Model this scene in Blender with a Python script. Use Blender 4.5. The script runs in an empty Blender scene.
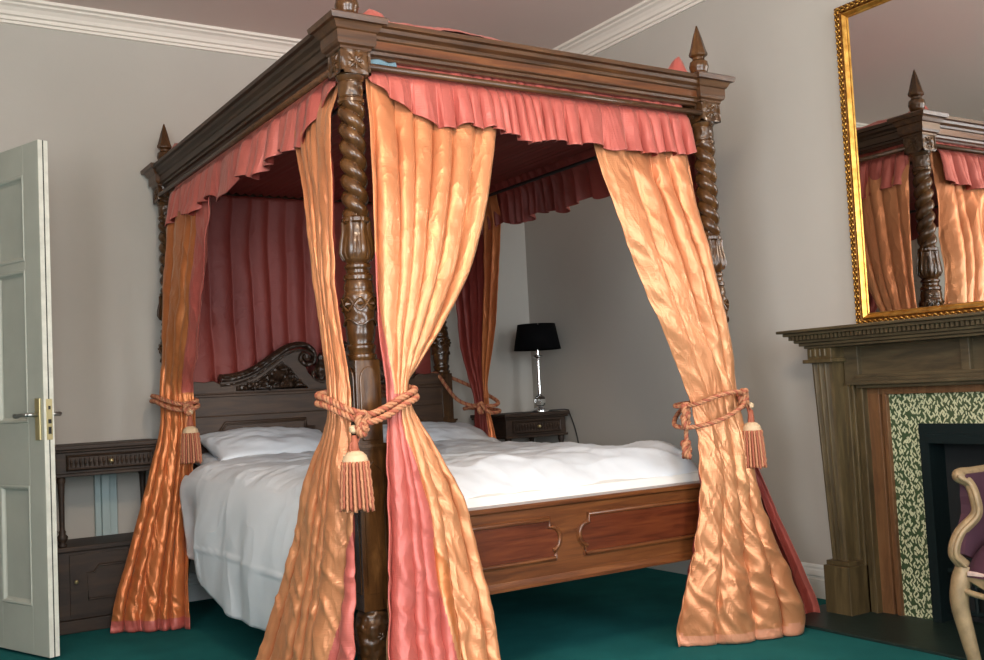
import bpy, bmesh, math, random
import numpy as np
from mathutils import Vector, Matrix, noise
PI = math.pi
scene = bpy.context.scene
COL = scene.collection

# ------------------------------------------------------------------ materials
def mat(name, build, rough=.5):
    m = bpy.data.materials.new(name); m.use_nodes = True
    nt = m.node_tree
    b = nt.nodes['Principled BSDF']; b.inputs['Roughness'].default_value = rough
    build(nt, b); return m
def N(nt, t, **kw):
    n = nt.nodes.new(t)
    for k, v in kw.items():
        if k in n.inputs: n.inputs[k].default_value = v
        else: setattr(n, k, v)
    return n
def ramp(nt, fac, stops):
    r = nt.nodes.new('ShaderNodeValToRGB')
    e = r.color_ramp.elements
    while len(e) < len(stops): e.new(.5)
    for i, (p, c) in enumerate(stops):
        e[i].position = p; e[i].color = (*c, 1)
    nt.links.new(fac, r.inputs['Fac']); return r.outputs['Color']
def coords(nt, scale=(1, 1, 1), kind='Object', rot=(0, 0, 0)):
    tc = N(nt, 'ShaderNodeTexCoord'); mp = N(nt, 'ShaderNodeMapping')
    mp.inputs['Scale'].default_value = scale; mp.inputs['Rotation'].default_value = rot
    nt.links.new(tc.outputs[kind], mp.inputs['Vector']); return mp.outputs['Vector']
def noise_t(nt, vec, scale, detail=4, rough=.55, dist=0):
    n = N(nt, 'ShaderNodeTexNoise', Scale=scale, Detail=detail, Roughness=rough, Distortion=dist)
    nt.links.new(vec, n.inputs['Vector']); return n.outputs['Fac']
def bump(nt, b, h, strength=.3, dist=.01):
    bp = N(nt, 'ShaderNodeBump', Strength=strength, Distance=dist)
    nt.links.new(h, bp.inputs['Height'])
    nt.links.new(bp.outputs['Normal'], b.inputs['Normal']); return bp
def wood(name, c0, c1, c2, stretch=(12, 12, 1.2), rough=.35, carve=0, cscale=60):
    def f(nt, b):
        v = coords(nt, stretch)
        n = noise_t(nt, v, 3.0, 6, .6, .6)
        nt.links.new(ramp(nt, n, [(.25, c0), (.5, c1), (.78, c2)]), b.inputs['Base Color'])
        if carve:
            vo = N(nt, 'ShaderNodeTexVoronoi', Scale=cscale, feature='SMOOTH_F1')
            nt.links.new(coords(nt), vo.inputs['Vector'])
            bump(nt, b, vo.outputs['Distance'], carve, .02)
        else:
            bump(nt, b, n, .12, .004)
    return mat(name, f, rough)
def plain(name, c, rough=.5, metal=0, bs=0, bscale=200, var=.0, vscale=3, spec=.5):
    def f(nt, b):
        b.inputs['Specular IOR Level'].default_value = spec
        b.inputs['Metallic'].default_value = metal
        if var:
            n = noise_t(nt, coords(nt), vscale, 5)
            lo = tuple(x*(1-var) for x in c); hi = tuple(min(1, x*(1+var)) for x in c)
            nt.links.new(ramp(nt, n, [(.3, lo), (.7, hi)]), b.inputs['Base Color'])
        else: b.inputs['Base Color'].default_value = (*c, 1)
        if bs: bump(nt, b, noise_t(nt, coords(nt), bscale, 3), bs, .005)
    return mat(name, f, rough)
def silk(name, c0, c1, c2, rough=.37, metal=.42, sheen=.15, tint=(1, .8, .5), pleat=None, crs=.30):
    # shot silk dupion: slubs run across the cloth (u), soft colour drift
    def f(nt, b):
        big = noise_t(nt, coords(nt, (1, 1, .5)), 1.6, 2, .5, .2)
        nt.links.new(ramp(nt, big, [(.25, c0), (.5, c1), (.75, c2)]), b.inputs['Base Color'])
        b.inputs['Metallic'].default_value = metal
        b.inputs['Sheen Weight'].default_value = sheen
        b.inputs['Sheen Roughness'].default_value = .4
        b.inputs['Sheen Tint'].default_value = (*tint, 1)
        sl = noise_t(nt, coords(nt, (6, 110, 1), 'UV'), 2.0, 2, .6)
        cr = N(nt, 'ShaderNodeTexNoise', Scale=1.0, Detail=4, Roughness=.55, Lacunarity=2.1, Distortion=.35)
        cr.noise_type = 'RIDGED_MULTIFRACTAL'; cr.inputs['Offset'].default_value = .85; cr.inputs['Gain'].default_value = 1.6
        nt.links.new(coords(nt, pleat or (9, 7.5, 1), 'UV'), cr.inputs['Vector'])
        ad = N(nt, 'ShaderNodeMath', operation='MULTIPLY_ADD'); ad.inputs[1].default_value = .35
        nt.links.new(sl, ad.inputs[0]); nt.links.new(cr.outputs['Fac'], ad.inputs[2])
        bump(nt, b, ad.outputs[0], crs, .008)
    return mat(name, f, rough)

M = {}
M['post'] = wood('post oak', (.02, .008, .003), (.066, .027, .008), (.14, .064, .019), (9, 9, 2), .24)
M['post_carved'] = wood('carved oak', (.02, .008, .003), (.062, .027, .009), (.12, .056, .019), (9, 9, 2), .32, .5, 42)
M['headwood'] = wood('shaded headboard oak', (.026, .013, .007), (.055, .028, .014), (.09, .047, .023), (1.5, 14, 14), .5)  # bed oak made darker: the headboard's shade is in this colour
M['headcarved_shaded'] = wood('dark carved oak', (.016, .009, .006), (.035, .019, .011), (.06, .033, .018), (6, 6, 6), .35, .8, 38)  # headboard carving, darkened in colour for the shade there
M['cornice'] = wood('canopy cornice oak', (.026, .011, .005), (.066, .028, .011), (.13, .056, .02), (1.2, 14, 14), .34)
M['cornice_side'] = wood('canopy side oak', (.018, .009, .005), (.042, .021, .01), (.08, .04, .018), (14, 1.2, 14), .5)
M['rail'] = wood('foot rail mahogany', (.045, .013, .005), (.115, .036, .011), (.19, .068, .02), (1.2, 16, 16), .28)
M['rail_panel'] = wood('foot panel mahogany', (.04, .009, .004), (.095, .021, .008), (.15, .038, .012), (1.2, 16, 16), .25)
M['stand'] = wood('nightstand oak', (.012, .007, .004), (.03, .016, .009), (.06, .032, .016), (2, 10, 10), .6)
M['mantel'] = wood('waxed mantel oak', (.03, .02, .008), (.07, .048, .019), (.12, .085, .036), (10, 10, 1.5), .5)
M['mantel_h'] = wood('waxed mantel oak shelf', (.026, .019, .009), (.06, .043, .02), (.10, .074, .035), (10, 1.5, 10), .6)
M['mantel_in'] = wood('mantel inner oak', (.07, .03, .013), (.13, .06, .024), (.19, .095, .04), (10, 10, 1.5), .45)
M['gold_silk'] = silk('gold orange silk', (.53, .185, .078), (.58, .245, .11), (.60, .315, .15))
M['rust_silk'] = silk('rust orange silk', (.48, .135, .045), (.55, .18, .058), (.58, .235, .08))
M['pink_silk'] = silk('coral pink silk', (.38, .075, .06), (.46, .105, .085), (.52, .15, .115), .42, .2, .15, (1, .6, .5))
M['frill_silk'] = silk('gathered coral silk', (.36, .075, .06), (.44, .105, .085), (.50, .15, .115), .42, .2, .15, (1, .6, .5), (34, 1.6, 1), .5)
M['maroon_silk'] = silk('maroon silk lining', (.17, .022, .017), (.23, .034, .025), (.27, .048, .034), .55, .1, 0, (1, .45, .4))
M['hem_silk'] = silk('peach hem silk', (.50, .21, .13), (.6, .26, .15), (.64, .32, .19), .45, .15)
M['rope_a'] = plain('rust cord', (.34, .095, .05), .7)
M['rope_b'] = plain('gold cord', (.46, .2, .10), .7)
M['cream'] = plain('cream cord', (.58, .42, .26), .7)
def f_cotton(nt, b):
    b.inputs['Base Color'].default_value = (.66, .695, .735, 1)
    r = N(nt, 'ShaderNodeTexNoise', Scale=1.0, Detail=3, Roughness=.5, Distortion=.5); r.noise_type = 'RIDGED_MULTIFRACTAL'; r.inputs['Offset'].default_value = .8
    nt.links.new(coords(nt, (3.2, 4.6, 3.5)), r.inputs['Vector'])
    bump(nt, b, r.outputs['Fac'], .30, .016)
M['sheet'] = mat('white cotton', f_cotton, .85); M['pillow'] = mat('white pillow cotton', f_cotton, .85)
M['mattress'] = plain('mattress ticking', (.7, .69, .66), .9)
M['carpet'] = plain('teal carpet', (.016, .125, .125), .95, 0, .6, 420, .14, 5, .05)
M['wall'] = plain('greige wall paint', (.46, .437, .397), .9, 0, .05, 90, .03, 1.5, .2)
M['ceil'] = plain('ceiling paint', (.70, .58, .53), .95)
M['plaster'] = plain('white plaster', (.80, .745, .67), .7, 0, .06, 60)
M['base'] = plain('white gloss skirting', (.62, .66, .66), .4)
M['strip'] = plain('shaded white gloss paint', (.40, .50, .50), .4)  # white gloss paint, its bluish shade put into the colour
M['door'] = plain('aged white door paint', (.42, .44, .385), .5, 0, .06, 60, .05, 6)
M['dooredge'] = plain('chipped white door edge', (.66, .66, .58), .5, 0, .3, 60, .12, 20)
M['gap'] = plain('dark gap', (.03, .03, .028), .9)
M['brass'] = plain('pale brass', (.66, .56, .30), .3, .8)
M['steel'] = plain('dull steel', (.4, .4, .38), .3, .9)
M['chrome'] = plain('chrome', (.8, .8, .82), .12, 1)
M['black'] = plain('black shade cloth', (.003, .003, .0035), .9, spec=.1)
M['blackwire'] = plain('black flex', (.012, .012, .012), .5)
M['iron'] = plain('black cast iron', (.004, .010, .011), .6, .0, .2, 40, spec=.2)
M['dark'] = plain('near_black', (.004, .006, .007), .9)  # even near-black for the sheet at the back of the firebox
M['slate'] = plain('dark green slate', (.010, .021, .018), .45, 0, .15, 30, .3, 6, .3)
M['purple'] = plain('plum velvet', (.036, .007, .017), .75, 0, .1, 200, .15, 8)  # plum with the chair's shadow put into the colour
M['gilt'] = plain('shaded worn cream gilt', (.21, .145, .075), .5, .1, .3, 60, .25, 25)  # cream gilt darkened in colour because the chair stands in shadow
M['lace'] = plain('faded trim', (.42, .31, .27), .7, 0, .6, 90, .2, 40)
M['tape'] = plain('pale blue tape', (.10, .18, .23), .8)
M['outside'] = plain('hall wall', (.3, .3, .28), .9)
M['frame_white'] = plain('white window paint', (.75, .75, .73), .4)
def f_gold(nt, b):
    b.inputs['Metallic'].default_value = .85
    n = noise_t(nt, coords(nt), 25, 4)
    nt.links.new(ramp(nt, n, [(.3, (.40, .18, .03)), (.7, (.70, .42, .10))]), b.inputs['Base Color'])
M['gold'] = mat('gilt frame', f_gold, .34)
def f_gold2(nt, b):
    b.inputs['Metallic'].default_value = .7
    n = noise_t(nt, coords(nt), 60, 4)
    nt.links.new(ramp(nt, n, [(.35, (.11, .035, .01)), (.65, (.30, .14, .03))]), b.inputs['Base Color'])
M['gold_dark'] = mat('rubbed gilt', f_gold2, .4)
def f_mir(nt, b):
    b.inputs['Metallic'].default_value = 1; b.inputs['Base Color'].default_value = (.80, .79, .77, 1)
M['mirror'] = mat('mirror glass', f_mir, .015)
def f_glass(nt, b):
    b.inputs['Transmission Weight'].default_value = 1; b.inputs['IOR'].default_value = 1.45
M['glass'] = mat('clear glass', f_glass, .02)
def f_tile(nt, b):
    # willow leaf print: two crossing sets of long leaf-shaped cells on green
    outs = []
    for rot, sc in ((.6, (1, 24, 72)), (-.6, (1, 24, 72)), (.08, (1, 20, 60))):
        tc = N(nt, 'ShaderNodeTexCoord'); mp = N(nt, 'ShaderNodeMapping'); m2 = N(nt, 'ShaderNodeMapping')
        mp.inputs['Rotation'].default_value = (rot + PI/2, 0, 0); mp.inputs['Location'].default_value = (0, rot*3, rot)
        m2.inputs['Scale'].default_value = sc
        nt.links.new(tc.outputs['Object'], mp.inputs['Vector']); nt.links.new(mp.outputs['Vector'], m2.inputs['Vector'])
        sx = N(nt, 'ShaderNodeSeparateXYZ'); cx = N(nt, 'ShaderNodeCombineXYZ')
        nt.links.new(m2.outputs['Vector'], sx.inputs[0]); nt.links.new(sx.outputs['Y'], cx.inputs['X']); nt.links.new(sx.outputs['Z'], cx.inputs['Y'])
        vo = N(nt, 'ShaderNodeTexVoronoi', Scale=1.0, Randomness=.75, voronoi_dimensions='2D')
        nt.links.new(cx.outputs[0], vo.inputs['Vector'])
        lt = N(nt, 'ShaderNodeMath', operation='LESS_THAN'); lt.inputs[1].default_value = .25 if abs(rot) > .3 else .16
        nt.links.new(vo.outputs['Distance'], lt.inputs[0]); outs.append(lt.outputs[0])
    mx = N(nt, 'ShaderNodeMath', operation='MAXIMUM'); nt.links.new(outs[0], mx.inputs[0]); nt.links.new(outs[1], mx.inputs[1])
    mz = N(nt, 'ShaderNodeMath', operation='MAXIMUM'); nt.links.new(mx.outputs[0], mz.inputs[0]); nt.links.new(outs[2], mz.inputs[1])
    nt.links.new(ramp(nt, mz.outputs[0], [(.3, (.045, .075, .035)), (.7, (.50, .52, .34))]), b.inputs['Base Color'])
M['tile'] = mat('willow leaf tiles', f_tile, .3)

# ------------------------------------------------------------------ helpers
def tag(o, label=None, cat=None, group=None, kind=None):
    if label: o['label'] = label
    if cat: o['category'] = cat
    if group: o['group'] = group
    if kind: o['kind'] = kind
    return o
def root(name, loc, label, cat, group=None):
    o = bpy.data.objects.new(name, None); COL.objects.link(o)
    o.location = loc; o.empty_display_size = .1; tag(o, label, cat, group); return o
def base_of(p):
    while p.parent: p = p.parent
    return Vector(p.location)
def obj(name, bm, mats, parent=None, smooth=False, bevel=0, solid=None, auto=None):
    """link a bmesh made in world coordinates as one object (child meshes share their thing's origin)"""
    bmesh.ops.recalc_face_normals(bm, faces=bm.faces) if solid is None else None
    me = bpy.data.meshes.new(name)
    if parent is not None: off = base_of(parent)
    else:
        xs = [v.co for v in bm.verts]
        off = Vector(((min(v.x for v in xs)+max(v.x for v in xs))/2, (min(v.y for v in xs)+max(v.y for v in xs))/2, min(v.z for v in xs)))
    bmesh.ops.translate(bm, verts=bm.verts, vec=-off)
    bm.to_mesh(me); bm.free()
    for m in (mats if isinstance(mats, (list, tuple)) else [mats]): me.materials.append(M[m])
    o = bpy.data.objects.new(name, me); COL.objects.link(o)
    if parent is not None: o.parent = parent
    else: o.location = off
    if smooth or auto:
        me.polygons.foreach_set('use_smooth', [True]*len(me.polygons))
        if auto: me.set_sharp_from_angle(angle=math.radians(auto))
    if bevel:
        b = o.modifiers.new('bevel', 'BEVEL'); b.width = bevel; b.segments = 2; b.limit_method = 'ANGLE'; b.angle_limit = math.radians(40)
    if solid:
        s = o.modifiers.new('thickness', 'SOLIDIFY'); s.thickness = solid[0]; s.offset = solid[1]; s.material_offset = solid[2]; s.material_offset_rim = 0
    return o
def struct(name, bm, mats, **kw):
    return tag(obj(name, bm, mats, None, **kw), kind='structure')
NB = bmesh.new
def box(bm, x0, x1, y0, y1, z0, z1, mi=0):
    r = bmesh.ops.create_cube(bm, size=1)
    for v in r['verts']:
        v.co = Vector((x0+(v.co.x+.5)*(x1-x0), y0+(v.co.y+.5)*(y1-y0), z0+(v.co.z+.5)*(z1-z0)))
    if mi:
        for f in {f for v in r['verts'] for f in v.link_faces}: f.material_index = mi
    return r['verts']
def lathe(bm, prof, cx, cy, seg=40, fn=None, cap=True, mi=0):
    rings = []
    for r, z in prof:
        ring = []
        for i in range(seg):
            t = 2*PI*i/seg; rr = r*(fn(t, z) if fn else 1)
            ring.append(bm.verts.new((cx+rr*math.cos(t), cy+rr*math.sin(t), z)))
        rings.append(ring)
    for a, b in zip(rings, rings[1:]):
        for i in range(seg):
            j = (i+1) % seg
            f = bm.faces.new((a[i], a[j], b[j], b[i])); f.material_index = mi
    if cap:
        bm.faces.new(rings[0][::-1]).material_index = mi; bm.faces.new(rings[-1]).material_index = mi
def frames(P, closed=False):
    P = [Vector(p) for p in P]; n = len(P); T = []
    for i in range(n):
        a = P[(i-1) % n] if closed else P[max(i-1, 0)]; b = P[(i+1) % n] if closed else P[min(i+1, n-1)]
        d = b-a; T.append(d.normalized() if d.length > 1e-9 else Vector((0, 0, 1)))
    up = Vector((0, 0, 1)) if abs(T[0].z) < .9 else Vector((1, 0, 0))
    nrm = (up - T[0]*up.dot(T[0])).normalized(); out = []
    for i in range(n):
        nrm = nrm - T[i]*nrm.dot(T[i])
        nrm = nrm.normalized() if nrm.length > 1e-6 else T[i].orthogonal().normalized()
        out.append((P[i], T[i], nrm.copy(), T[i].cross(nrm)))
    return out
def tube(bm, P, r, seg=8, closed=False, mi=0, flat=1.0):
    fr = frames(P, closed); rings = []
    for i, (p, t, n, b) in enumerate(fr):
        rr = r[i] if isinstance(r, (list, tuple)) else r
        rings.append([bm.verts.new(p + n*rr*math.cos(2*PI*k/seg) + b*rr*flat*math.sin(2*PI*k/seg)) for k in range(seg)])
    pairs = list(zip(rings, rings[1:]))
    if closed: pairs.append((rings[-1], rings[0]))
    for a, c in pairs:
        for k in range(seg):
            l = (k+1) % seg
            bm.faces.new((a[k], a[l], c[l], c[k])).material_index = mi
    if not closed:
        bm.faces.new(rings[0][::-1]).material_index = mi; bm.faces.new(rings[-1]).material_index = mi
def spline(P, per=10, closed=False):
    P = [Vector(p) for p in P]; n = len(P); out = []
    rng = range(n if closed else n-1)
    for i in rng:
        if closed: a, b, c, d = P[(i-1) % n], P[i], P[(i+1) % n], P[(i+2) % n]
        else: a, b, c, d = P[max(i-1, 0)], P[i], P[i+1], P[min(i+2, n-1)]
        for k in range(per):
            t = k/per
            out.append(.5*((2*b)+(-a+c)*t+(2*a-5*b+4*c-d)*t*t+(-a+3*b-3*c+d)*t**3))
    if not closed: out.append(P[-1])
    return out
def resample(P, step):
    out = [P[0]]; acc = 0
    for a, b in zip(P, P[1:]):
        d = (b-a).length
        if d < 1e-9: continue
        s = step-acc
        while s <= d: out.append(a+(b-a)*(s/d)); s += step
        acc = (acc+d) % step
    return out
def rope(bm, P, R=.0062, r=.0060, pitch=.05, closed=False, mis=(0, 1, 1), jitter=0):
    S = spline(P, 14, closed)
    if closed: S.append(S[0])
    S = resample(S, .005)
    fr = frames(S)
    for k in range(3):
        pts = []
        for i, (p, t, n, b) in enumerate(fr):
            ph = 2*PI*(i*.005/pitch + k/3)
            pts.append(p + n*R*math.cos(ph) + b*R*math.sin(ph))
        tube(bm, pts, r, 6, False, mis[k])
def prism(bm, poly, axis, a, b, mi=0):
    """poly: 2D outline extruded along axis ('x': (y,z), 'y': (x,z), 'z': (x,y))"""
    def P(q, c):
        return {'x': (c, q[0], q[1]), 'y': (q[0], c, q[1]), 'z': (q[0], q[1], c)}[axis]
    A = [bm.verts.new(P(q, a)) for q in poly]; B = [bm.verts.new(P(q, b)) for q in poly]; n = len(poly)
    fs = [bm.faces.new(A), bm.faces.new(B[::-1])]
    for i in range(n): fs.append(bm.faces.new((A[i], B[i], B[(i+1) % n], A[(i+1) % n])))
    for f in fs: f.material_index = mi
def extrude(bm, prof, A, B, out, mi=0):
    """profile [(offset along out, z)] swept from A to B (xy), closed polygon"""
    A = Vector((*A, 0)); B = Vector((*B, 0)); o = Vector((*out, 0)); n = len(prof)
    a = [bm.verts.new(A+o*q+Vector((0, 0, z))) for q, z in prof]; b = [bm.verts.new(B+o*q+Vector((0, 0, z))) for q, z in prof]
    bm.faces.new(a).material_index = mi; bm.faces.new(b[::-1]).material_index = mi
    for i in range(n): bm.faces.new((a[i], b[i], b[(i+1) % n], a[(i+1) % n])).material_index = mi
def sweep_rect(bm, prof, rect, axis, c):
    """mitred picture-frame moulding. prof: [(inset from outer edge, height off plane)], rect (u0,u1,v0,v1)"""
    u0, u1, v0, v1 = rect; loops = []
    for ins, h in prof:
        q = [(u0+ins, v0+ins), (u1-ins, v0+ins), (u1-ins, v1-ins), (u0+ins, v1-ins)]
        loops.append([bm.verts.new({'x': (c-h, u, v), 'y': (u, c-h, v)}[axis]) for u, v in q])
    for a, b in zip(loops, loops[1:]):
        for i in range(4):
            j = (i+1) % 4; bm.faces.new((a[i], a[j], b[j], b[i]))
def fbm(x, y, z, o=4): return noise.fractal(Vector((x, y, z)), .9, 2.1, o)

def interp(keys, z):
    """monotone cubic through rows keyed by falling z"""
    k = np.array([[float(c) for c in r] for r in keys]); zz = k[:, 0]; v = k[:, 1:]
    if z >= zz[0]: return v[0]
    if z <= zz[-1]: return v[-1]
    i = int(np.searchsorted(-zz, -z))-1; i = max(0, min(i, len(zz)-2))
    h = zz[i]-zz[i+1]; t = (zz[i]-z)/h
    def slope(j):
        if j == 0 or j == len(zz)-1: return np.zeros(v.shape[1])
        d0 = (v[j]-v[j-1])/(zz[j-1]-zz[j]); d1 = (v[j+1]-v[j])/(zz[j]-zz[j+1])
        s = np.where(d0*d1 > 0, 2*d0*d1/np.where(np.abs(d0+d1) < 1e-9, 1e-9, d0+d1), 0); return s
    m0, m1 = slope(i)*h, slope(i+1)*h
    return (2*t**3-3*t*t+1)*v[i]+(t**3-2*t*t+t)*m0+(-2*t**3+3*t*t)*v[i+1]+(t**3-t*t)*m1

def drape(name, keys, npl, seed, mats, out=1, nu=200, nv=170, matfn=None, parent=None, crink=.006, zbot=None, z1=None, z0=None, pw=.62):
    """pleated cloth. keys: (z, Lx,Ly, Rx,Ry, pleat depth, bulge); rows go from the rail down to the hem"""
    rnd = random.Random(seed)
    wob = [(rnd.uniform(.6, 1.6), rnd.uniform(0, 6.28), rnd.uniform(.02, .05)) for _ in range(3)]
    hts = [rnd.uniform(.45, 1.0) for _ in range(npl+4)]
    ph = rnd.uniform(0, 1)
    ztop = keys[0][0] if z0 is None else z0; zb = keys[-1][0] if z1 is None else z1
    bm = NB(); uvl = bm.loops.layers.uv.new('UVMap'); grid = []; uvs = {}
    for j in range(nv+1):
        row = []
        for i in range(nu+1):
            u = i/nu
            zl = zb if zbot is None else zbot(u)
            z = ztop+(zl-ztop)*(j/nv)
            lx, ly, rx, ry, amp, bul = interp(keys, z)
            L = Vector((lx, ly, 0)); R = Vector((rx, ry, 0)); d = R-L; w = max(d.length, 1e-4); d = d/w
            n = Vector((d.y, -d.x, 0))*out
            uw = u + sum(a*math.sin(2*PI*f*u+p+z*.8*a*10) for f, p, a in wob)*math.sin(PI*u)
            t = npl*uw + ph + .25*fbm(u*3, z*1.3, seed*3.1, 2)
            k = int(math.floor(t)) % len(hts); fr = t-math.floor(t)
            k2 = (k+1) % len(hts)
            hk = hts[k]
            h = ((.5-.5*math.cos(2*PI*fr))**pw)*hk
            h2 = .10*math.sin(2*PI*(1.37*uw*npl*.8)+z*1.5+seed)+.12*math.sin(2*PI*(.5*t)+seed*2)
            side = math.cos(PI*fr)*math.sin(PI*fr)*hk
            q = L + d*(w*u) + n*(amp*(h+h2-.45)+bul*(1-(2*u-1)**2)) + d*(-amp*.55*side)
            c = crink*(1+.8*max(0, 1-z))*fbm(u*w*6+seed, z*5+u*2, seed*1.7, 3) + crink*1.1*max(.15, 1.15-abs(z-.35)*1.3)*(.5-min(.5, abs(fbm(u*w*5+seed*2, z*8+u*5, 5.1, 2))*1.6))*2
            q += n*c; q.z = z + .3*crink*fbm(u*8, z*5, seed+9, 3)
            if q.z < .004: q.z = .004
            v = bm.verts.new(q); row.append(v); uvs[v] = (u*1.2, z)
        grid.append(row)
    for j in range(nv):
        for i in range(nu):
            f = bm.faces.new((grid[j][i], grid[j+1][i], grid[j+1][i+1], grid[j][i+1]))
            for l in f.loops: l[uvl].uv = uvs[l.vert]
            if matfn: f.material_index = matfn((i+.5)/nu, grid[j][i].co.z)
    return obj(name, bm, mats, parent, smooth=True, solid=(.004, -1 if out > 0 else 1, len(mats)//2))

# ------------------------------------------------------------------ dimensions
W, L = 1.6435, 2.361
XW, YW, HC = 2.401, 2.482, 3.147
XL, YF = -2.7, -4.7

# ------------------------------------------------------------------ room
bm = NB(); box(bm, XL, XW, YF, YW, -.06, 0); tag(struct('floor', bm, 'carpet'), 'dark teal green fitted carpet')
bm = NB(); box(bm, XL, XW, YF, YW, HC, HC+.1); struct('ceiling', bm, 'ceil')
DX0, DX1 = -1.95, -1.07     # doorway in the back wall
bm = NB(); box(bm, DX1, XW+.15, YW, YW+.15, -.06, HC+.1); box(bm, XL-.15, DX0, YW, YW+.15, -.06, HC+.1); box(bm, DX0, DX1, YW, YW+.15, 2.25, HC+.1); struct('wall_back', bm, 'wall')
bm = NB(); box(bm, XW, XW+.15, YF-.15, YW, -.06, HC+.1); struct('wall_right', bm, 'wall')
LY = (-3.6, -2.3); WZ = (.75, 2.75)
bm = NB(); box(bm, XL-.15, XL, YF-.15, LY[0], -.06, HC+.1); box(bm, XL-.15, XL, LY[1], YW, -.06, HC+.1); box(bm, XL-.15, XL, *LY, -.06, WZ[0]); box(bm, XL-.15, XL, *LY, WZ[1], HC+.1); struct('wall_left', bm, 'wall')
bm = NB()
for q in ((LY[0], LY[0]+.06, *WZ), (LY[1]-.06, LY[1], *WZ), (*LY, WZ[0], WZ[0]+.06), (*LY, WZ[1]-.06, WZ[1]), (*LY, 1.72, 1.77), (sum(LY)/2-.015, sum(LY)/2+.015, *WZ)): box(bm, XL-.1, XL-.05, *q)
struct('window_3', bm, 'frame_white')  # invented window, added for light on the bed's left side
# front wall (behind the camera) with two tall windows
WX = [(-2.2, -.9), (.35, 1.75)]; WZ = (.75, 2.75)
bm = NB(); xs = [XL, WX[0][0], WX[0][1], WX[1][0], WX[1][1], XW]
for a, b in ((0, 1), (2, 3), (4, 5)): box(bm, xs[a], xs[b], YF-.15, YF, -.06, HC+.1)
for a, b in WX: box(bm, a, b, YF-.15, YF, -.06, WZ[0]); box(bm, a, b, YF-.15, YF, WZ[1], HC+.1)
struct('wall_front', bm, 'wall')
for k, (a, b) in enumerate(WX):
    bm = NB(); y0, y1 = YF-.1, YF-.05
    for q in ((a, a+.06, *WZ), (b-.06, b, *WZ), (a, b, WZ[0], WZ[0]+.06), (a, b, WZ[1]-.06, WZ[1]), (a, b, 1.72, 1.77), ((a+b)/2-.015, (a+b)/2+.015, *WZ)):
        box(bm, q[0], q[1], y0, y1, q[2], q[3])
    struct('window_%d' % (k+1), bm, 'frame_white')
# hall seen through the doorway
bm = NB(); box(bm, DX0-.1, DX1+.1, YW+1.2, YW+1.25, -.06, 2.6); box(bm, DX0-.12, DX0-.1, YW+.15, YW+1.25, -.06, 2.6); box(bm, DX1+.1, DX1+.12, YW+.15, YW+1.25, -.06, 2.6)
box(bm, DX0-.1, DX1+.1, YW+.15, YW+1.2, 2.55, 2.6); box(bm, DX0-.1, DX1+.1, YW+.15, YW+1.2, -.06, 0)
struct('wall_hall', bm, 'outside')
# plaster cornice
cp = [(0, -.10), (.012, -.10), (.016, -.088), (.03, -.086), (.034, -.07), (.05, -.066), (.058, -.05), (.075, -.034), (.095, -.026), (.1, -.018), (.122, -.014), (.126, 0), (0, 0)]
cp = [(o, HC+z) for o, z in cp]
for i, (A, B, o) in enumerate((((XL, YW), (XW, YW), (0, -1)), ((XW, YF), (XW, YW), (-1, 0)), ((XL, YF), (XL, YW), (1, 0)), ((XL, YF), (XW, YF), (0, 1)))):
    bm = NB(); extrude(bm, cp, A, B, o); tag(struct('trim_%d' % (i+1), bm, 'plaster'), 'white moulded plaster cornice')
bp = [(0, 0), (.028, 0), (.028, .085), (.022, .09), (.022, .098), (.026, .104), (.02, .125), (.014, .132), (.014, .142), (.008, .15), (0, .152)]
for nm, A, B, o in (('baseboard_back', (DX1+.08, YW), (XW, YW), (0, -1)), ('baseboard_right', (XW, .13), (XW, YW), (-1, 0)), ('baseboard_left', (XL, YF), (XL, YW), (1, 0)), ('baseboard_front', (XL, YF), (XW, YF), (0, 1))):
    bm = NB(); extrude(bm, bp, A, B, o); struct(nm, bm, 'base')
bm = NB(); box(bm, DX1, DX1+.09, YW-.03, YW, 0, 2.34); box(bm, DX0-.09, DX0, YW-.03, YW, 0, 2.34); box(bm, DX0, DX1, YW-.03, YW, 2.25, 2.34)
struct('trim_5', bm, 'door', bevel=.006)
# white boxed strips low on the back wall, seen behind the bedside stand
bm = NB(); box(bm, -.385, -.355, YW-.03, YW, 0, .80); box(bm, -.355, -.315, YW-.05, YW, 0, .80); box(bm, -.315, -.275, YW-.03, YW, 0, .80)
struct('trim_6', bm, 'strip', bevel=.004)

# ------------------------------------------------------------------ door (hinged on the back wall, open into the room)
P0 = Vector((-.75, 1.605, 0)); ds = Vector((-.35, .937, 0)).normalized(); dn = Vector((-.937, -.35, 0)).normalized()
DM = Matrix(((ds.x, -dn.x, 0, P0.x), (ds.y, -dn.y, 0, P0.y), (0, 0, 1, 0), (0, 0, 0, 1)))   # local: x along leaf, y through thickness, z up
def dpart(name, bm, m, parent=None, **kw):
    bm.transform(DM); return obj(name, bm, m, parent, **kw)
bm = NB(); T = .045; H = 2.235; WD = .88
cols = [(.124, .38), (.50, .756)]; rows = [(.215, .735), (1.005, 1.68), (1.715, 2.10)]
box(bm, 0, .124, 0, T, .012, H); box(bm, .38, .50, 0, T, .012, H); box(bm, .756, WD, 0, T, .012, H)
for a, b in cols:
    zz = [.012, .215, .735, 1.005, 1.68, 1.715, 2.10, H]
    for k in (0, 2, 4, 6): box(bm, a, b, 0, T, zz[k], zz[k+1])
door = dpart('door_1', bm, 'door', bevel=.002); tag(door, 'old white painted panelled door standing open', None, None, 'structure')
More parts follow.
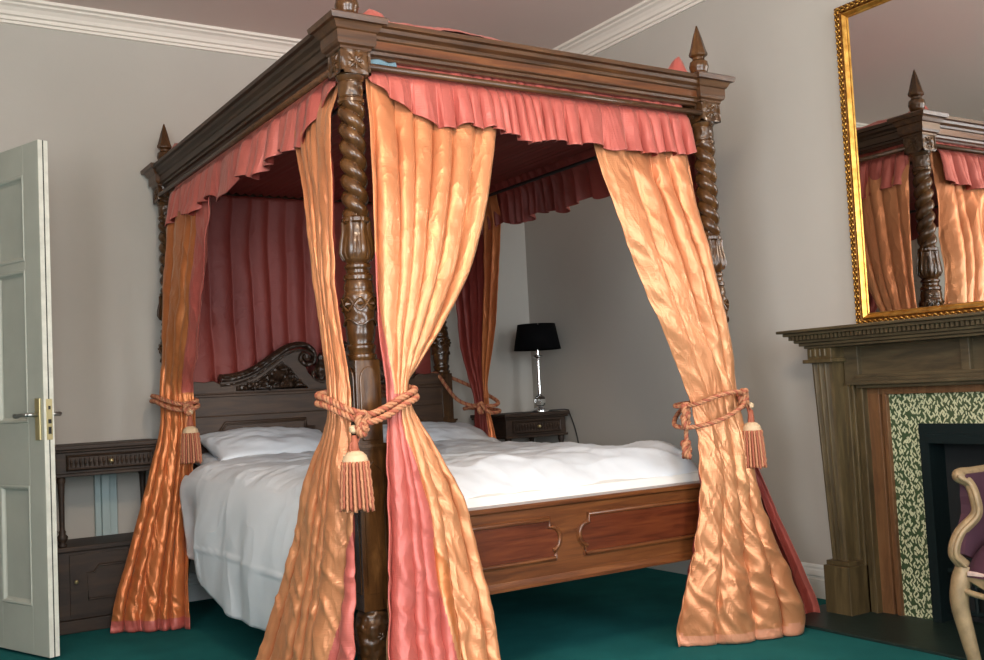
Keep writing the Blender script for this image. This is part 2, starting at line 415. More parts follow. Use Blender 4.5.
for a, b in cols:
    for c, d in rows:
        bm = NB(); box(bm, a, b, .014, T-.014, c, d)
        for h in (0, 1):
            prof = [(0, 0), (.006, .004), (.014, .002), (.02, -.008), (.026, -.012)]
            ls = []
            for ins, hh in prof:
                y = -hh if h == 0 else T+hh
                ls.append([bm.verts.new(v) for v in ((a+ins, y, c+ins), (b-ins, y, c+ins), (b-ins, y, d-ins), (a+ins, y, d-ins))])
            for p, q in zip(ls, ls[1:]):
                for i in range(4): bm.faces.new((p[i], p[(i+1) % 4], q[(i+1) % 4], q[i]))
        dpart('panel', bm, 'door', door)
bm = NB(); box(bm, -.003, 0, 0, .020, .012, H); box(bm, -.003, 0, .026, T, .012, H); box(bm, -.0012, 0, .02, .026, .012, H, 1)
dpart('edge', bm, ['dooredge', 'gap'], door)
bm = NB(); box(bm, -.006, -.003, .010, .036, .93, 1.105); box(bm, -.0085, -.006, .017, .030, 1.0, 1.018, 1); box(bm, -.0075, -.006, .017, .03, .955, .985, 1); box(bm, -.0075, -.006, .018, .028, 1.06, 1.075, 1)
dpart('lock_plate', bm, ['brass', 'gap'], door)
for s, y0 in ((-1, 0), (1, T)):
    bm = NB(); a, b = sorted((y0, y0+s*.008)); box(bm, .02, .06, a, b, .93, 1.11)
    pl = dpart('handle_plate', bm, 'brass', door, bevel=.002)
    bm = NB(); y = y0+s*.008
    tube(bm, [(.04, y, 1.04), (.04, y+s*.045, 1.04)], .009, 10)
    tube(bm, spline([(.04, y+s*.045, 1.04), (.07, y+s*.05, 1.042), (.115, y+s*.047, 1.036), (.145, y+s*.045, 1.04)], 6), [.009, .009, .009, .008, .008, .008, .008, .008, .008, .009, .009, .010, .010, .011, .0115, .0115, .011, .010, .006], 10)
    dpart('lever', bm, 'steel', pl, smooth=True)
for z in (.25, 1.15, 1.98):
    bm = NB(); tube(bm, [(WD+.006, .0, z-.05), (WD+.006, .0, z+.05)], .008, 10); dpart('hinge', bm, 'brass', door)

# ------------------------------------------------------------------ bed
bed = root('four_poster_bed', (W/2, L/2, 0), 'carved dark oak four poster bed with twisted posts and wooden canopy', 'bed')
def twistf(t, z):
    a = abs(math.cos(t + z*2*PI/.118))
    return .70+.40*a**.8
def urnf(t, z): return 1+.07*abs(math.cos(4*t))*math.sin(PI*min(1, max(0, (z-1.50)/.13)))
def vasef(t, z):
    s = math.sin(PI*min(1, max(0, (z-1.26)/.16)))
    return 1+.05*s*math.sin(5*t+math.sin(z*90)*1.2)*math.cos((z-1.34)*60)
def lin(p, step=.004):
    out = []
    for (r0, z0), (r1, z1) in zip(p, p[1:]):
        n = max(1, int(abs(z1-z0)/step))
        for k in range(n):
            t = k/n; s = t*t*(3-2*t); out.append((r0+(r1-r0)*s, z0+(z1-z0)*t))
    return out+[p[-1]]
def turned(bm, p, fn=None, cx=0, cy=0, seg=48): lathe(bm, lin(p), cx, cy, seg, fn)
def make_post(x, y, label, foot):
    bm = NB()   # turned shaft, one piece from the square to the capital
    hs = .046
    turned(bm, [(.047, 1.165), (.052, 1.175), (.052, 1.185), (.045, 1.19), (.047, 1.20), (.05, 1.205), (.05, 1.215), (.043, 1.222), (.043, 1.232)], None, x, y)
    turned(bm, [(.046, 1.23), (.05, 1.26), (.054, 1.33), (.056, 1.385), (.05, 1.40), (.052, 1.41), (.05, 1.425), (.046, 1.435)], vasef, x, y)
    turned(bm, [(.044, 1.433), (.05, 1.44), (.05, 1.452), (.040, 1.462), (.040, 1.472), (.046, 1.48), (.046, 1.488), (.038, 1.495)], None, x, y)
    turned(bm, [(.036, 1.493), (.046, 1.505), (.052, 1.53), (.049, 1.56), (.042, 1.60), (.040, 1.632)], urnf, x, y)
    turned(bm, [(.041, 1.63), (.047, 1.636), (.047, 1.648), (.038, 1.655)], lambda t, z: 1+.05*abs(math.cos(9*t)), x, y, 72)
    turned(bm, [(.040, 1.652), (.043, 1.67), (.043, 2.025), (.041, 2.045)], twistf, x, y, 56)
    turned(bm, [(.040, 2.04), (.046, 2.046), (.046, 2.056), (.041, 2.062), (.041, 2.118), (.046, 2.124), (.051, 2.136), (.048, 2.142)], None, x, y)
    for k in range(8):
        a = k*PI/4; c_, s_ = math.cos(a), math.sin(a)
        P = [(x+r*c_, y+r*s_, z) for r, z in ((.046, 1.508), (.0545, 1.53), (.0525, 1.56), (.046, 1.60), (.047, 1.625), (.052, 1.634))]
        tube(bm, P, [.008, .013, .012, .009, .008, .004], 8, False, 0, .45)
        P = [(x+r*math.cos(a+PI/8), y+r*math.sin(a+PI/8), z) for r, z in ((.046, 1.508), (.053, 1.53), (.050, 1.555), (.044, 1.585))]
        tube(bm, P, [.006, .008, .006, .003], 6, False, 0, .5)
    for ph_, zc, am in ((0, 1.355, .022), (PI, 1.355, .022), (0, 1.295, .010)):
        P = []
        for k in range(97):
            a = 2*PI*k/96; z = zc+am*math.sin(4*a+ph_); r = float(np.interp(z, [1.23, 1.26, 1.33, 1.385], [.046, .05, .054, .056]))+.003; P.append((x+r*math.cos(a), y+r*math.sin(a), z))
        tube(bm, P[:-1], .0042, 6, True)
    for k in range(8):
        a = k*PI/4+PI/8; r = .0565; c = Vector((x+r*math.cos(a), y+r*math.sin(a), 1.355)); tn = Vector((-math.sin(a), math.cos(a), 0))
        tube(bm, [c-tn*.012, c+Vector((math.cos(a), math.sin(a), 0))*.004, c+tn*.012], [.002, .008, .002], 6)
    p = obj('post', bm, 'post', bed, auto=35); p['label'] = label
    bm = NB(); turned(bm, [(.042, 2.064), (.0425, 2.09), (.042, 2.116)], lambda t, z: 1+.03*math.cos(8*t)*math.sin((z-2.064)*60), x, y); obj('collar', bm, 'post_carved', p, smooth=True)
    # capital block with carved rosettes
    bm = NB(); box(bm, x-.053, x+.053, y-.053, y+.053, 2.136, 2.222)
    for dx, dy in ((0, -1), (0, 1), (1, 0), (-1, 0)):
        for sgn in (-1, 1):     # raised border strips and crossed leaves
            for q in range(2):
                if dx == 0:
                    if q: box(bm, x-.053, x+.053, y+dy*.053-.003, y+dy*.053+.003, 2.179+sgn*.039-.004, 2.179+sgn*.039+.004)
                    else: box(bm, x+sgn*.049-.004, x+sgn*.049+.004, y+dy*.053-.003, y+dy*.053+.003, 2.136, 2.222)
                else:
                    if q: box(bm, x+dx*.053-.003, x+dx*.053+.003, y-.053, y+.053, 2.179+sgn*.039-.004, 2.179+sgn*.039+.004)
                    else: box(bm, x+dx*.053-.003, x+dx*.053+.003, y+sgn*.049-.004, y+sgn*.049+.004, 2.136, 2.222)
        for k in range(8):
            a = k*PI/4; ln = .034 if k % 2 else .026; s = []
            for r in (.004, .5*ln, ln):
                u, w = r*math.cos(a), r*math.sin(a)
                s.append((x+(u if dx == 0 else dx*.054), y+(u if dx else dy*.054), 2.179+w))
            tube(bm, s, [.003, .0065, .002], 6)
    obj('block', bm, 'post_carved', p)
    # cap moulding around the block
    bm = NB()
    prof = [(.053, 2.215), (.058, 2.218), (.058, 2.226), (.068, 2.232), (.072, 2.242), (.072, 2.276), (.078, 2.28), (.086, 2.296), (.09, 2.302), (.102, 2.304), (.106, 2.322), (.1, 2.328)]
    prev = None
    for o_, z in prof:
        ring = [bm.verts.new((x+a*o_, y+b*o_, z)) for a, b in ((-1, -1), (1, -1), (1, 1), (-1, 1))]
        if prev:
            for i in range(4): bm.faces.new((prev[i], prev[(i+1) % 4], ring[(i+1) % 4], ring[i]))
        else: bm.faces.new(ring[::-1])
        prev = ring
    bm.faces.new(prev); obj('cap', bm, 'cornice', p)
    # finial: ribbed bulb and faceted spire
    bm = NB(); turned(bm, [(.022, 2.325), (.026, 2.335), (.024, 2.342), (.037, 2.365), (.042, 2.385), (.038, 2.405), (.026, 2.415), (.026, 2.424)], None, x, y, 32)
    lathe(bm, [(.026, 2.424), (.039, 2.433), (.040, 2.442), (.035, 2.454), (.019, 2.515), (.003, 2.566)], x, y, 8)
    obj('finial', bm, 'post', p, auto=30)
    # square section
    bm = NB(); e = hs
    box(bm, x-e, x+e, y-e, y+e, .885, 1.168)
    for dy, dx in ((-1, 0), (1, 0), (0, 1), (0, -1)):
        arc = [(-.030, .9), (.030, .9), (.034, 1.0), (.034, 1.10)]+[(.034*math.cos(a), 1.10+.045*math.sin(a)) for a in [PI*k/10 for k in range(1, 10)]]+[(-.034, 1.10), (-.034, 1.0)]
        if dy: prism(bm, [(x+u, w) for u, w in arc], 'y', y+dy*(e-.001), y+dy*(e+.006))
        else: prism(bm, [(y+u, w) for u, w in arc], 'x', x+dx*(e-.001), x+dx*(e+.006))
    obj('square_section', bm, 'post', p, bevel=.003)
    bm = NB(); e = .052
    box(bm, x-e, x+e, y-e, y+e, .345, .868); box(bm, x-e-.004, x+e+.004, y-e-.004, y+e+.004, .868, .876); box(bm, x-e-.010, x+e+.010, y-e-.010, y+e+.010, .876, .888)
    for s in (-1, 1):
        arc = [(-.036, .40), (.036, .40), (.036, .79), (.026, .805), (.012, .815), (0, .832), (-.012, .815), (-.026, .805), (-.036, .79)]
        pts = [(x+u, y+s*(e+.0005), w) for u, w in arc]; tube(bm, pts, .0025, 6, True)
        pts = [(x+s*(e+.0005), y+u, w) for u, w in arc]; tube(bm, pts, .0025, 6, True)
    obj('square_base', bm, 'post', p, bevel=.003)
    bm = NB()
    turned(bm, [(.03, 0), (.033, .012), (.03, .03), (.036, .07), (.052, .17), (.064, .25), (.066, .29), (.055, .325), (.046, .345)], lambda t, z: 1+.05*abs(math.sin(4*t))*(1 if .05 < z < .3 else 0), x, y)
    for k in range(4):
        a = k*PI/2; c = Vector((x+.064*math.cos(a), y+.064*math.sin(a), .262)); tn = Vector((-math.sin(a), math.cos(a), 0))
        for q in range(6):
            b = q*PI/3; tube(bm, [c, c+tn*.009*math.cos(b)+Vector((0, 0, .009*math.sin(b))), c+tn*.017*math.cos(b)+Vector((0, 0, .017*math.sin(b)))], [.003, .005, .002], 6)
    obj('foot', bm, 'post_carved', p, smooth=True)
    return p
make_post(0, 0, 'near post at the left foot corner', 1)
make_post(W, 0, 'post at the right foot corner', 1)
make_post(0, L, 'left headboard post', 0)
make_post(W, L, 'right headboard post', 0)

cr = [(-.012, 2.205), (.008, 2.205), (.012, 2.213), (.024, 2.218), (.026, 2.228), (.036, 2.232), (.036, 2.262), (.042, 2.266), (.046, 2.276), (.06, 2.286), (.064, 2.298), (.078, 2.302), (.078, 2.318), (.06, 2.322), (-.012, 2.322)]
crs = [(o+.012, z) for o, z in cr]
for A, B, o, m in (((.05, 0), (W-.05, 0), (0, -1), 'cornice'), ((0, .05), (0, L-.05), (-1, 0), 'cornice_side'), ((W, .05), (W, L-.05), (1, 0), 'cornice_side'), ((.05, L), (W-.05, L), (0, 1), 'cornice')):
    bm = NB(); extrude(bm, crs, A, B, o); cr_ = obj('canopy_rail', bm, m, bed)
    if o == (0, -1):
        bm = NB(); extrude(bm, [(.047, 2.235), (.0495, 2.235), (.0495, 2.26), (.047, 2.26)], A, B, o); obj('fascia', bm, 'rail', cr_)
# lower curtain bars under the cornice
for A, B in (((.05, -.045), (W-.05, -.045)), ((-.045, .05), (-.045, L-.05)), ((W+.045, .05), (W+.045, L-.05))):
    bm = NB(); tube(bm, [(*A, 2.168), (*B, 2.168)], .0125, 12); obj('curtain_bar', bm, 'cornice', bed, smooth=True)
bm = NB(); tube(bm, [(W-.10, .06, 2.12), (W-.10, L-.06, 2.12)], .009, 8); tube(bm, [(W-.10, .3, 2.12), (W-.10, .3, 2.2)], .005, 6); obj('curtain_track', bm, 'blackwire', bed)
bm = NB(); tube(bm, [(.10, .06, 2.12), (.10, L-.06, 2.12)], .009, 8); obj('curtain_track', bm, 'blackwire', bed)
# canopy lining (gathered maroon cloth ceiling)
bm = NB(); n = 110; g = []
for j in range(7):
    y = .03+(L-.06)*j/6; g.append([bm.verts.new((.03+(W-.06)*i/n, y, 2.204+.008*math.sin(i*1.9)-.012*math.sin(PI*j/6))) for i in range(n+1)])
uvl = bm.loops.layers.uv.new('UVMap')
for j in range(6):
    for i in range(n): bm.faces.new((g[j][i], g[j][i+1], g[j+1][i+1], g[j+1][i]))
o = obj('canopy_lining', bm, 'maroon_silk', bed, smooth=True)
# coral cloth laid over the canopy, its edge and corners puffing above the cornice
bm = NB(); nx, ny = 90, 120; g = []
for j in range(ny+1):
    row = []
    for i in range(nx+1):
        u, v = i/nx, j/ny; x = -.055+(W+.11)*u; y = -.05+(L+.10)*v
        e = min(u, 1-u, v, 1-v)
        z = 2.328+(.05+.032*math.exp(-((x-.4)/.4)**2))*min(1, e*14)+.012*fbm(x*9, y*9, 3, 3)*min(1, e*20+.3)
        for px, py, h, s in ((.115, .03, .05, .045), (W-.085, .04, .085, .034), (.03, L-.13, .055, .06), (W-.03, L-.13, .06, .06), (.45, .02, .015, .15), (.03, 1.9, .02, .15)):
            d2 = ((x-px)**2+(y-py)**2)/s**2
            if d2 < 9: z += h*math.exp(-d2)*(1+.5*fbm(x*30, y*30, 7, 3))
        row.append(bm.verts.new((x, y, max(z, 2.326))))
    g.append(row)
for j in range(ny):
    for i in range(nx):
        c = g[j][i].co
        if (min(abs(c.x), abs(c.x-W)) < .05 and min(abs(c.y), abs(c.y-L)) < .05): continue
        bm.faces.new((g[j][i], g[j][i+1], g[j+1][i+1], g[j+1][i]))
uvl = bm.loops.layers.uv.new('UVMap')
for f in bm.faces:
    for l in f.loops: l[uvl].uv = (l.vert.co.x, l.vert.co.y)
obj('canopy_cloth', bm, 'pink_silk', bed, smooth=True)
# scrap of pale blue tape between cornice and bar near the front post
bm = NB(); uvl = bm.loops.layers.uv.new('UVMap'); tube(bm, spline([(.06, -.02, 2.19), (.10, -.028, 2.196), (.14, -.022, 2.19), (.17, -.02, 2.197)], 6), .011, 6, False, 0, .3); obj('curtain_tape', bm, 'tape', bed, smooth=True)

# foot rail
FY0, FY1 = -.022, .022
bm = NB(); box(bm, .04, W-.04, FY0, FY1, .345, .615)
extrude(bm, [(0, .612), (.028, .606), (.034, .611), (.034, .621), (.028, .627), (-.05, .627), (-.05, .606)], (.05, 0), (W-.05, 0), (0, -1))
extrude(bm, [(0, .328), (.034, .328), (.034, .34), (.028, .348), (.024, .358), (0, .36)], (.05, 0), (W-.05, 0), (0, -1))
foot = obj('foot_rail', bm, 'rail', bed)
def panel_outline(x0, x1, z0, z1, r=.036, st=.020):
    zc = (z0+z1)/2; pts = []
    def end(xe, s):       # s=+1 right end, going upward for right, built bottom->top
        q = [(xe-s*0, z0), (xe, z0+.030), (xe-s*.010, z0+.030)]
        for k in range(9):
            a = -PI/2+PI*k/8
            q.append((xe-s*.010+s*r*.95*math.cos(a), zc+r*math.sin(a)*((z1-z0)/2-.030)/r))
        q += [(xe-s*.010, z1-.030), (xe-s*.022, z1-.030), (xe-s*.022, z1)]
        return q
    R = end(x1, 1); Lf = end(x0, -1)
    return R+Lf[::-1]
for x0, x1 in ((.095, .735), (.875, 1.545)):
    ol = panel_outline(x0, x1, .418, .562)
    bm = NB(); prism(bm, ol, 'y', FY0-.004, FY0+.01); pn = obj('foot_panel', bm, 'rail_panel', foot)
    bm = NB(); tube(bm, [(a, FY0-.005, b) for a, b in ol], .0075, 8, True); tube(bm, [(a, FY0-.002, b) for a, b in [((q[0]-(x0+x1)/2)*1.022+(x0+x1)/2, (q[1]-.49)*1.1+.49) for q in ol]], .004, 6, True)
    obj('moulding', bm, 'rail', pn, auto=50)
for x in (0, W):
    bm = NB(); box(bm, x-.02, x+.02, .05, L-.05, .345, .615); obj('side_rail', bm, 'headwood', bed, bevel=.004)
bm = NB()
for k in range(14): box(bm, .02, W-.02, .12+k*.16, .22+k*.16, .40, .42)
sl = obj('slats', bm, 'headwood', bed)
# headboard
HY = 2.305
bm = NB(); box(bm, .045, W-.045, HY-.02, HY+.02, .32, 1.10)
for z, d, h in ((1.085, .034, .014), (1.099, .028, .008), (.98, .024, .006)): box(bm, .05, W-.05, HY-d, HY, z, z+h)
cx = W/2
hbtop = [(.048, 1.10), (.048, 1.165), (.10, 1.172), (.15, 1.165), (.20, 1.172), (.24, 1.15), (W-.24, 1.15), (W-.20, 1.172), (W-.15, 1.165), (W-.1, 1.172), (W-.048, 1.165), (W-.048, 1.10)]
prism(bm, hbtop, 'y', HY-.018, HY+.018)
hb = obj('headboard', bm, 'headwood', bed, bevel=.003)
for s in (-1, 1):
    def X(u): return cx+s*u
    ol = [(.06, .60), (.06, .90), (.11, .90), (.11, .945), (.57, .945), (.60, .90), (.66, .88), (.66, .60)]
    bm = NB(); prism(bm, [(X(a), b) for a, b in ol], 'y', HY-.026, HY-.019)
    for rr, k in ((.008, 1), (.005, .955)):
        tube(bm, [(X(.36+(a-.36)*k), HY-.027, .77+(b-.77)*k) for a, b in ol], rr, 8, True)
    obj('head_panel', bm, 'headwood', hb, auto=50)
    # crest arm with volute
    arm = spline([(X(.585), 0, 1.172), (X(.50), 0, 1.180), (X(.40), 0, 1.212), (X(.30), 0, 1.275), (X(.20), 0, 1.335), (X(.11), 0, 1.352), (X(.05), 0, 1.318), (X(.048), 0, 1.262), (X(.095), 0, 1.243), (X(.128), 0, 1.272), (X(.115), 0, 1.305), (X(.085), 0, 1.298)], 10)
    bm = NB()
    nA = len(arm)
    for dy, rr, dz in ((-.032, .013, .004), (-.02, .017, .014), (0, .019, .016), (.015, .013, .01)):
        tube(bm, [Vector((p.x, HY+dy, p.z+dz*(1-i/nA))) for i, p in enumerate(arm)], [rr*(1-.35*i/nA) for i in range(nA)], 10)
    for q in ((X(.098), 1.285),): 
        tube(bm, [(q[0], HY-.05, q[1]), (q[0], HY+.02, q[1])], .02, 12)
    tube(bm, [Vector((p.x, HY-.028, p.z-.026)) for p in arm[:62]], .006, 8)
    obj('crest_scroll', bm, 'headcarved_shaded', hb, auto=40)
    fill = [(X(.585), 1.10)]+[(X(a), b) for a, b in ((.585, 1.165), (.50, 1.172), (.40, 1.205), (.30, 1.268), (.20, 1.322), (.13, 1.335), (.10, 1.30), (.105, 1.25), (.085, 1.20), (.04, 1.15), (0, 1.135), (0, 1.10))]
    bm = NB(); prism(bm, fill if s > 0 else fill[::-1], 'y', HY-.0195, HY+.0195)
    cf = obj('crest_board', bm, 'headwood', hb)
    # carved leaf field under the arm
    bm = NB(); rnd = random.Random(5)
    tri = [(.50, 1.118), (.50, 1.136), (.38, 1.165), (.29, 1.225), (.235, 1.262), (.20, 1.235), (.14, 1.16), (.09, 1.118)]
    prism(bm, [(X(a), b) for a, b in tri], 'y', HY-.0225, HY-.017)
    tube(bm, [(X(a), HY-.022, b) for a, b in tri], .005, 6, True)
    for k in range(22):
        u = rnd.uniform(.13, .44); zt = np.interp(u, [.09, .14, .2, .235, .29, .38, .5], [1.12, 1.16, 1.235, 1.262, 1.225, 1.165, 1.136])
        z = rnd.uniform(1.124, max(1.128, zt-.012)); a = rnd.uniform(0, 6.28); l = .024
        c = Vector((X(u), HY-.022, z)); d = Vector((math.cos(a), 0, math.sin(a)))
        tube(bm, [c-d*l*.8, c-Vector((0, .010, 0)), c+d*l*.9], [.002, .010, .002], 6)
    obj('carving', bm, 'headcarved_shaded', cf, smooth=True)
bm = NB()
turned(bm, [(.014, 1.13), (.026, 1.145), (.018, 1.165), (.032, 1.19), (.036, 1.215), (.022, 1.25), (.014, 1.27), (.018, 1.285), (.004, 1.31)], lambda t, z: 1+.08*math.cos(6*t), cx, HY, 36)
for s in (-1, 1): tube(bm, spline([(cx, HY-.01, 1.15), (cx+s*.04, HY-.015, 1.16), (cx+s*.055, HY-.015, 1.195), (cx+s*.035, HY-.015, 1.21)], 6), .010, 8)
obj('crest_ornament', bm, 'headcarved_shaded', hb, smooth=True)

# ------------------------------------------------------------------ bedding
bm = NB(); box(bm, .03, W-.03, .05, L-.08, .43, .67)
tag(obj('mattress', bm, 'mattress', bevel=.04), 'pale mattress lying under the white duvet between the bed rails', 'mattress')
bm = NB(); uvl = bm.loops.layers.uv.new('UVMap')
prof = [(-.118, .17, 0), (-.125, .26, 0), (-.13, .40, 0), (-.122, .53, 0), (-.10, .64, 0), (-.055, .715, 0), (.02, .752, 0), (.15, .768, 0), (.45, .772, 0), (.8, .772, 0), (1.2, .772, 0), (1.45, .768, 0), (1.57, .748, 0), (1.615, .70, 0), (1.625, .645, 0)]
pr_ = [np.array([p.x, p.y]) for p in spline(prof, 12)]
seg_ = np.cumsum([0]+[np.linalg.norm(b-a) for a, b in zip(pr_, pr_[1:])])
nu, nv = 190, 170; g = []
def sm(t): t = max(0, min(1, t)); return t*t*(3-2*t)
for j in range(nv+1):
    v = j/nv; row = []
    for i in range(nu+1):
        s = seg_[-1]*i/nu
        x = float(np.interp(s, seg_, [q[0] for q in pr_])); z = float(np.interp(s, seg_, [q[1] for q in pr_]))
        y = .058+(1.91-.058)*v
        hang = sm((.70-z)/.3) if x < .3 else 0
        if hang > 0:
            low = .17+.13*sm((y-1.0)/.9)+.012*math.sin(y*4)
            k = (z-.17)/(.752-.17); z = low+(.752-low)*k
            y += .03*hang*fbm(y*3, z*3, 1, 2)
            fold = (.007+.012*sm((y-1.2)/.5))*math.sin(y*17+1.5*math.sin(y*6)+z*3)+.024*fbm(y*2.6+z*1.2, z*1.4, 2.2, 3)
            x -= (fold*.8-.0)*hang
            x += .05*sm((y-1.5)/.35)*hang
            x -= (.007*math.exp(-((z-.408)/.006)**2)*sm((1.6-y)/.1)+.006*math.exp(-((y-1.50)/.007)**2))*hang
        else:
            wr = .015*fbm(x*3.2+y*2.0, y*4.5-x*1.4, 4.4, 4)
            z += wr+.009*max(0, 1-abs(fbm(x*2.3+y*1.1, y*2.6, 8.1, 3))*5)
        # foot end rounds over and tucks behind the foot rail; head end folds flat
        if v < .13:
            t = 1-v/.13; z -= .125*t**2.2 if x > -.04 else .01*t
            y = max(y, .060)
        if x > 1.35 and hang == 0: z += .02*math.exp(-((y-.28)/.18)**2)*sm((x-1.35)/.15)
        if v > .96 and hang == 0: z -= .02*((v-.96)/.04)**2
        # bulge where the duvet gathers at the head
        if hang == 0: z += .015*sm((v-.8)/.15)
        row.append(bm.verts.new((x, y, z)))
    g.append(row)
for j in range(nv):
    for i in range(nu):
        f = bm.faces.new((g[j][i], g[j][i+1], g[j+1][i+1], g[j+1][i]))
duv = tag(obj('duvet', bm, 'sheet', smooth=True, solid=(.03, -1, 0)), 'white cotton duvet spread over the bed and hanging down its left side', 'duvet')
def pillow(name, c, size, rot, label, seed):
    bm = NB(); n = 44; g = {}
    sx, sy, sz = size
    for side in (1, -1):
        for j in range(n+1):
            for i in range(n+1):
                u, v = -1+2*i/n, -1+2*j/n
                t = max(0, (1-abs(u)**2.6)*(1-abs(v)**2.6))**.52
                pin = 1-.10*(1-abs(u)**2)*abs(v)**6-.0
                x = u*sx/2*(1-.07*(1-v*v)*abs(u)**3*1.0); y = v*sy/2*(1-.08*(1-u*u)*abs(v)**3)
                z = side*sz/2*t + .006*fbm(u*3+seed, v*3, side, 3)*(1 if t > .05 else 0)+.012*fbm(u*2.2+seed*3, v*2, .3, 2)
                if t < 1e-6: key = (i, j, 0)
                else: key = (i, j, side)
                if key not in g: g[key] = bm.verts.new((x, y, z))
        for j in range(n):
            for i in range(n):
                q = []
                for a, b in ((i, j), (i+1, j), (i+1, j+1), (i, j+1)):
                    k = (a, b, side) if (a, b, side) in g else (a, b, 0)
                    q.append(g[k])
                try: bm.faces.new(q)
                except ValueError: pass
    bm.transform(Matrix.Translation(c) @ Matrix.Rotation(rot[2], 4, 'Z') @ Matrix.Rotation(rot[1], 4, 'Y') @ Matrix.Rotation(rot[0], 4, 'X'))
    return tag(obj(name, bm, 'pillow', smooth=True), label, 'pillow')
pillow('pillow', (.40, 2.06, .745), (.74, .44, .12), (.10, 0, .0), 'lower white pillow at the left, mostly under another one', 1)
pillow('pillow', (.43, 2.04, .815), (.72, .44, .15), (.26, .02, .03), 'plump white pillow on top at the left of the headboard', 2)
pillow('pillow', (1.37, 2.0, .79), (.72, .44, .14), (.28, .03, -.06), 'white pillow at the right side of the bed head', 3)

# ------------------------------------------------------------------ curtains
CG = 'silk bed curtains'
def curtain(name, label, keys, npl, seed, mats, hem=None, **kw):
    c = drape(name, keys, npl, seed, mats, **kw)
    return tag(c, label, 'curtain', CG)
def m_flf(u, z):
    if z > 1.06: return 1 if u < float(np.interp(z, [1.06, 1.6], [.16, -.02])) else 0
    b = float(np.interp(z, [.1, .38, .64, .86, 1.06], [.58, .53, .47, .42, .3]))
    if u < b: return 1
    return 2 if (z < .62 and b+.015 < u < b+.13*min(1, (.62-z)*5) and z > .2) else 0
curtain('curtain', 'gold silk curtain with a wide pink edge, tied to the right of the nearest post',
    [(2.17, .055, -.005, .60, -.005, .012, .0), (2.0, .045, -.035, .565, -.030, .030, .0), (1.72, .02, -.085, .482, -.06, .052, .01), (1.5, .012, -.10, .40, -.075, .050, .015), (1.3, .012, -.105, .28, -.085, .038, .02),
     (1.15, .025, -.11, .17, -.085, .02, .03), (1.065, .035, -.11, .115, -.085, .014, .035), (1.0, .028, -.115, .135, -.085, .018, .03), (.88, .01, -.13, .20, -.10, .03, .025), (.64, -.01, -.15, .295, -.13, .05, .02), (.36, -.045, -.19, .335, -.17, .062, .02), (.13, -.075, -.24, .345, -.21, .068, .02), (.005, -.09, -.27, .35, -.24, .068, .02)],
    6, 3, ['gold_silk', 'pink_silk', 'rust_silk', 'maroon_silk', 'gold_silk', 'maroon_silk'], out=1, matfn=m_flf, crink=.007)
def m_fls(u, z):
    if z < .62: return 1 if u > float(np.interp(z, [.05, .25, .45, .62], [.66, .76, .86, 1.0])) else 0
    return 0
curtain('curtain', 'gold silk curtain tied to the left of the nearest post',
    [(2.17, -.005, .46, -.005, .055, .012, 0), (2.0, -.05, .40, -.055, .04, .03, 0), (1.74, -.080, .24, -.072, .015, .032, .005), (1.46, -.095, .15, -.08, .0, .028, .01), (1.24, -.105, .085, -.085, -.05, .02, .012), (1.1, -.115, .04, -.09, -.095, .013, .016), (1.03, -.118, .03, -.09, -.10, .012, .018), (.95, -.125, .05, -.088, -.105, .018, .02), (.80, -.155, .13, -.085, -.105, .032, .02), (.46, -.20, .26, -.095, -.095, .05, .02), (.2, -.25, .37, -.115, -.10, .06, .02), (.005, -.285, .44, -.13, -.11, .065, .02)],
    5, 11, ['gold_silk', 'pink_silk', 'maroon_silk', 'maroon_silk'], out=1, matfn=m_fls, crink=.007)
curtain('curtain', 'gold silk curtain gathered across the right foot post, its hem on the carpet',
    [(2.17, 1.04, -.005, W-.085, -.005, .012, 0), (2.0, 1.035, -.03, W-.10, -.015, .026, 0), (1.70, 1.10, -.085, 1.57, -.055, .050, .01), (1.41, 1.205, -.10, 1.615, -.085, .048, .02), (1.16, 1.31, -.105, 1.655, -.085, .028, .03), (1.0, 1.372, -.105, 1.658, -.085, .02, .045), (.94, 1.39, -.105, 1.658, -.085, .02, .045), (.8, 1.40, -.115, 1.675, -.095, .028, .045), (.62, 1.39, -.125, 1.69, -.12, .042, .04), (.42, 1.35, -.12, 1.725, -.16, .055, .035), (.22, 1.295, -.09, 1.79, -.20, .062, .04), (.05, 1.27, -.05, 1.835, -.225, .06, .05), (.005, 1.275, -.05, 1.83, -.225, .055, .05)],
    4, 7, ['gold_silk', 'hem_silk', 'maroon_silk', 'hem_silk'], out=1, matfn=lambda u, z: 1 if z < .055 else 0, crink=.011)
curtain('curtain', 'curtain with a maroon lining on the far side of the right foot post',
    [(2.17, W+.005, .055, W+.005, .52, .012, 0), (2.0, W+.06, .045, W+.05, .48, .028, 0), (1.5, W+.085, .035, W+.07, .33, .03, .01), (1.1, W+.085, .0, W+.075, .13, .018, .03), (.97, W+.085, -.015, W+.075, .09, .014, .03), (.8, W+.11, -.03, W+.07, .12, .02, .02), (.5, W+.22, -.05, W+.10, .16, .03, .01), (.2, W+.37, -.06, W+.14, .2, .035, .01), (.005, W+.45, -.06, W+.16, .22, .035, .01)],
    5, 19, ['gold_silk', 'pink_silk', 'maroon_silk', 'pink_silk'], out=1, matfn=lambda u, z: 1 if (u < .05 and z < .95) else 0)
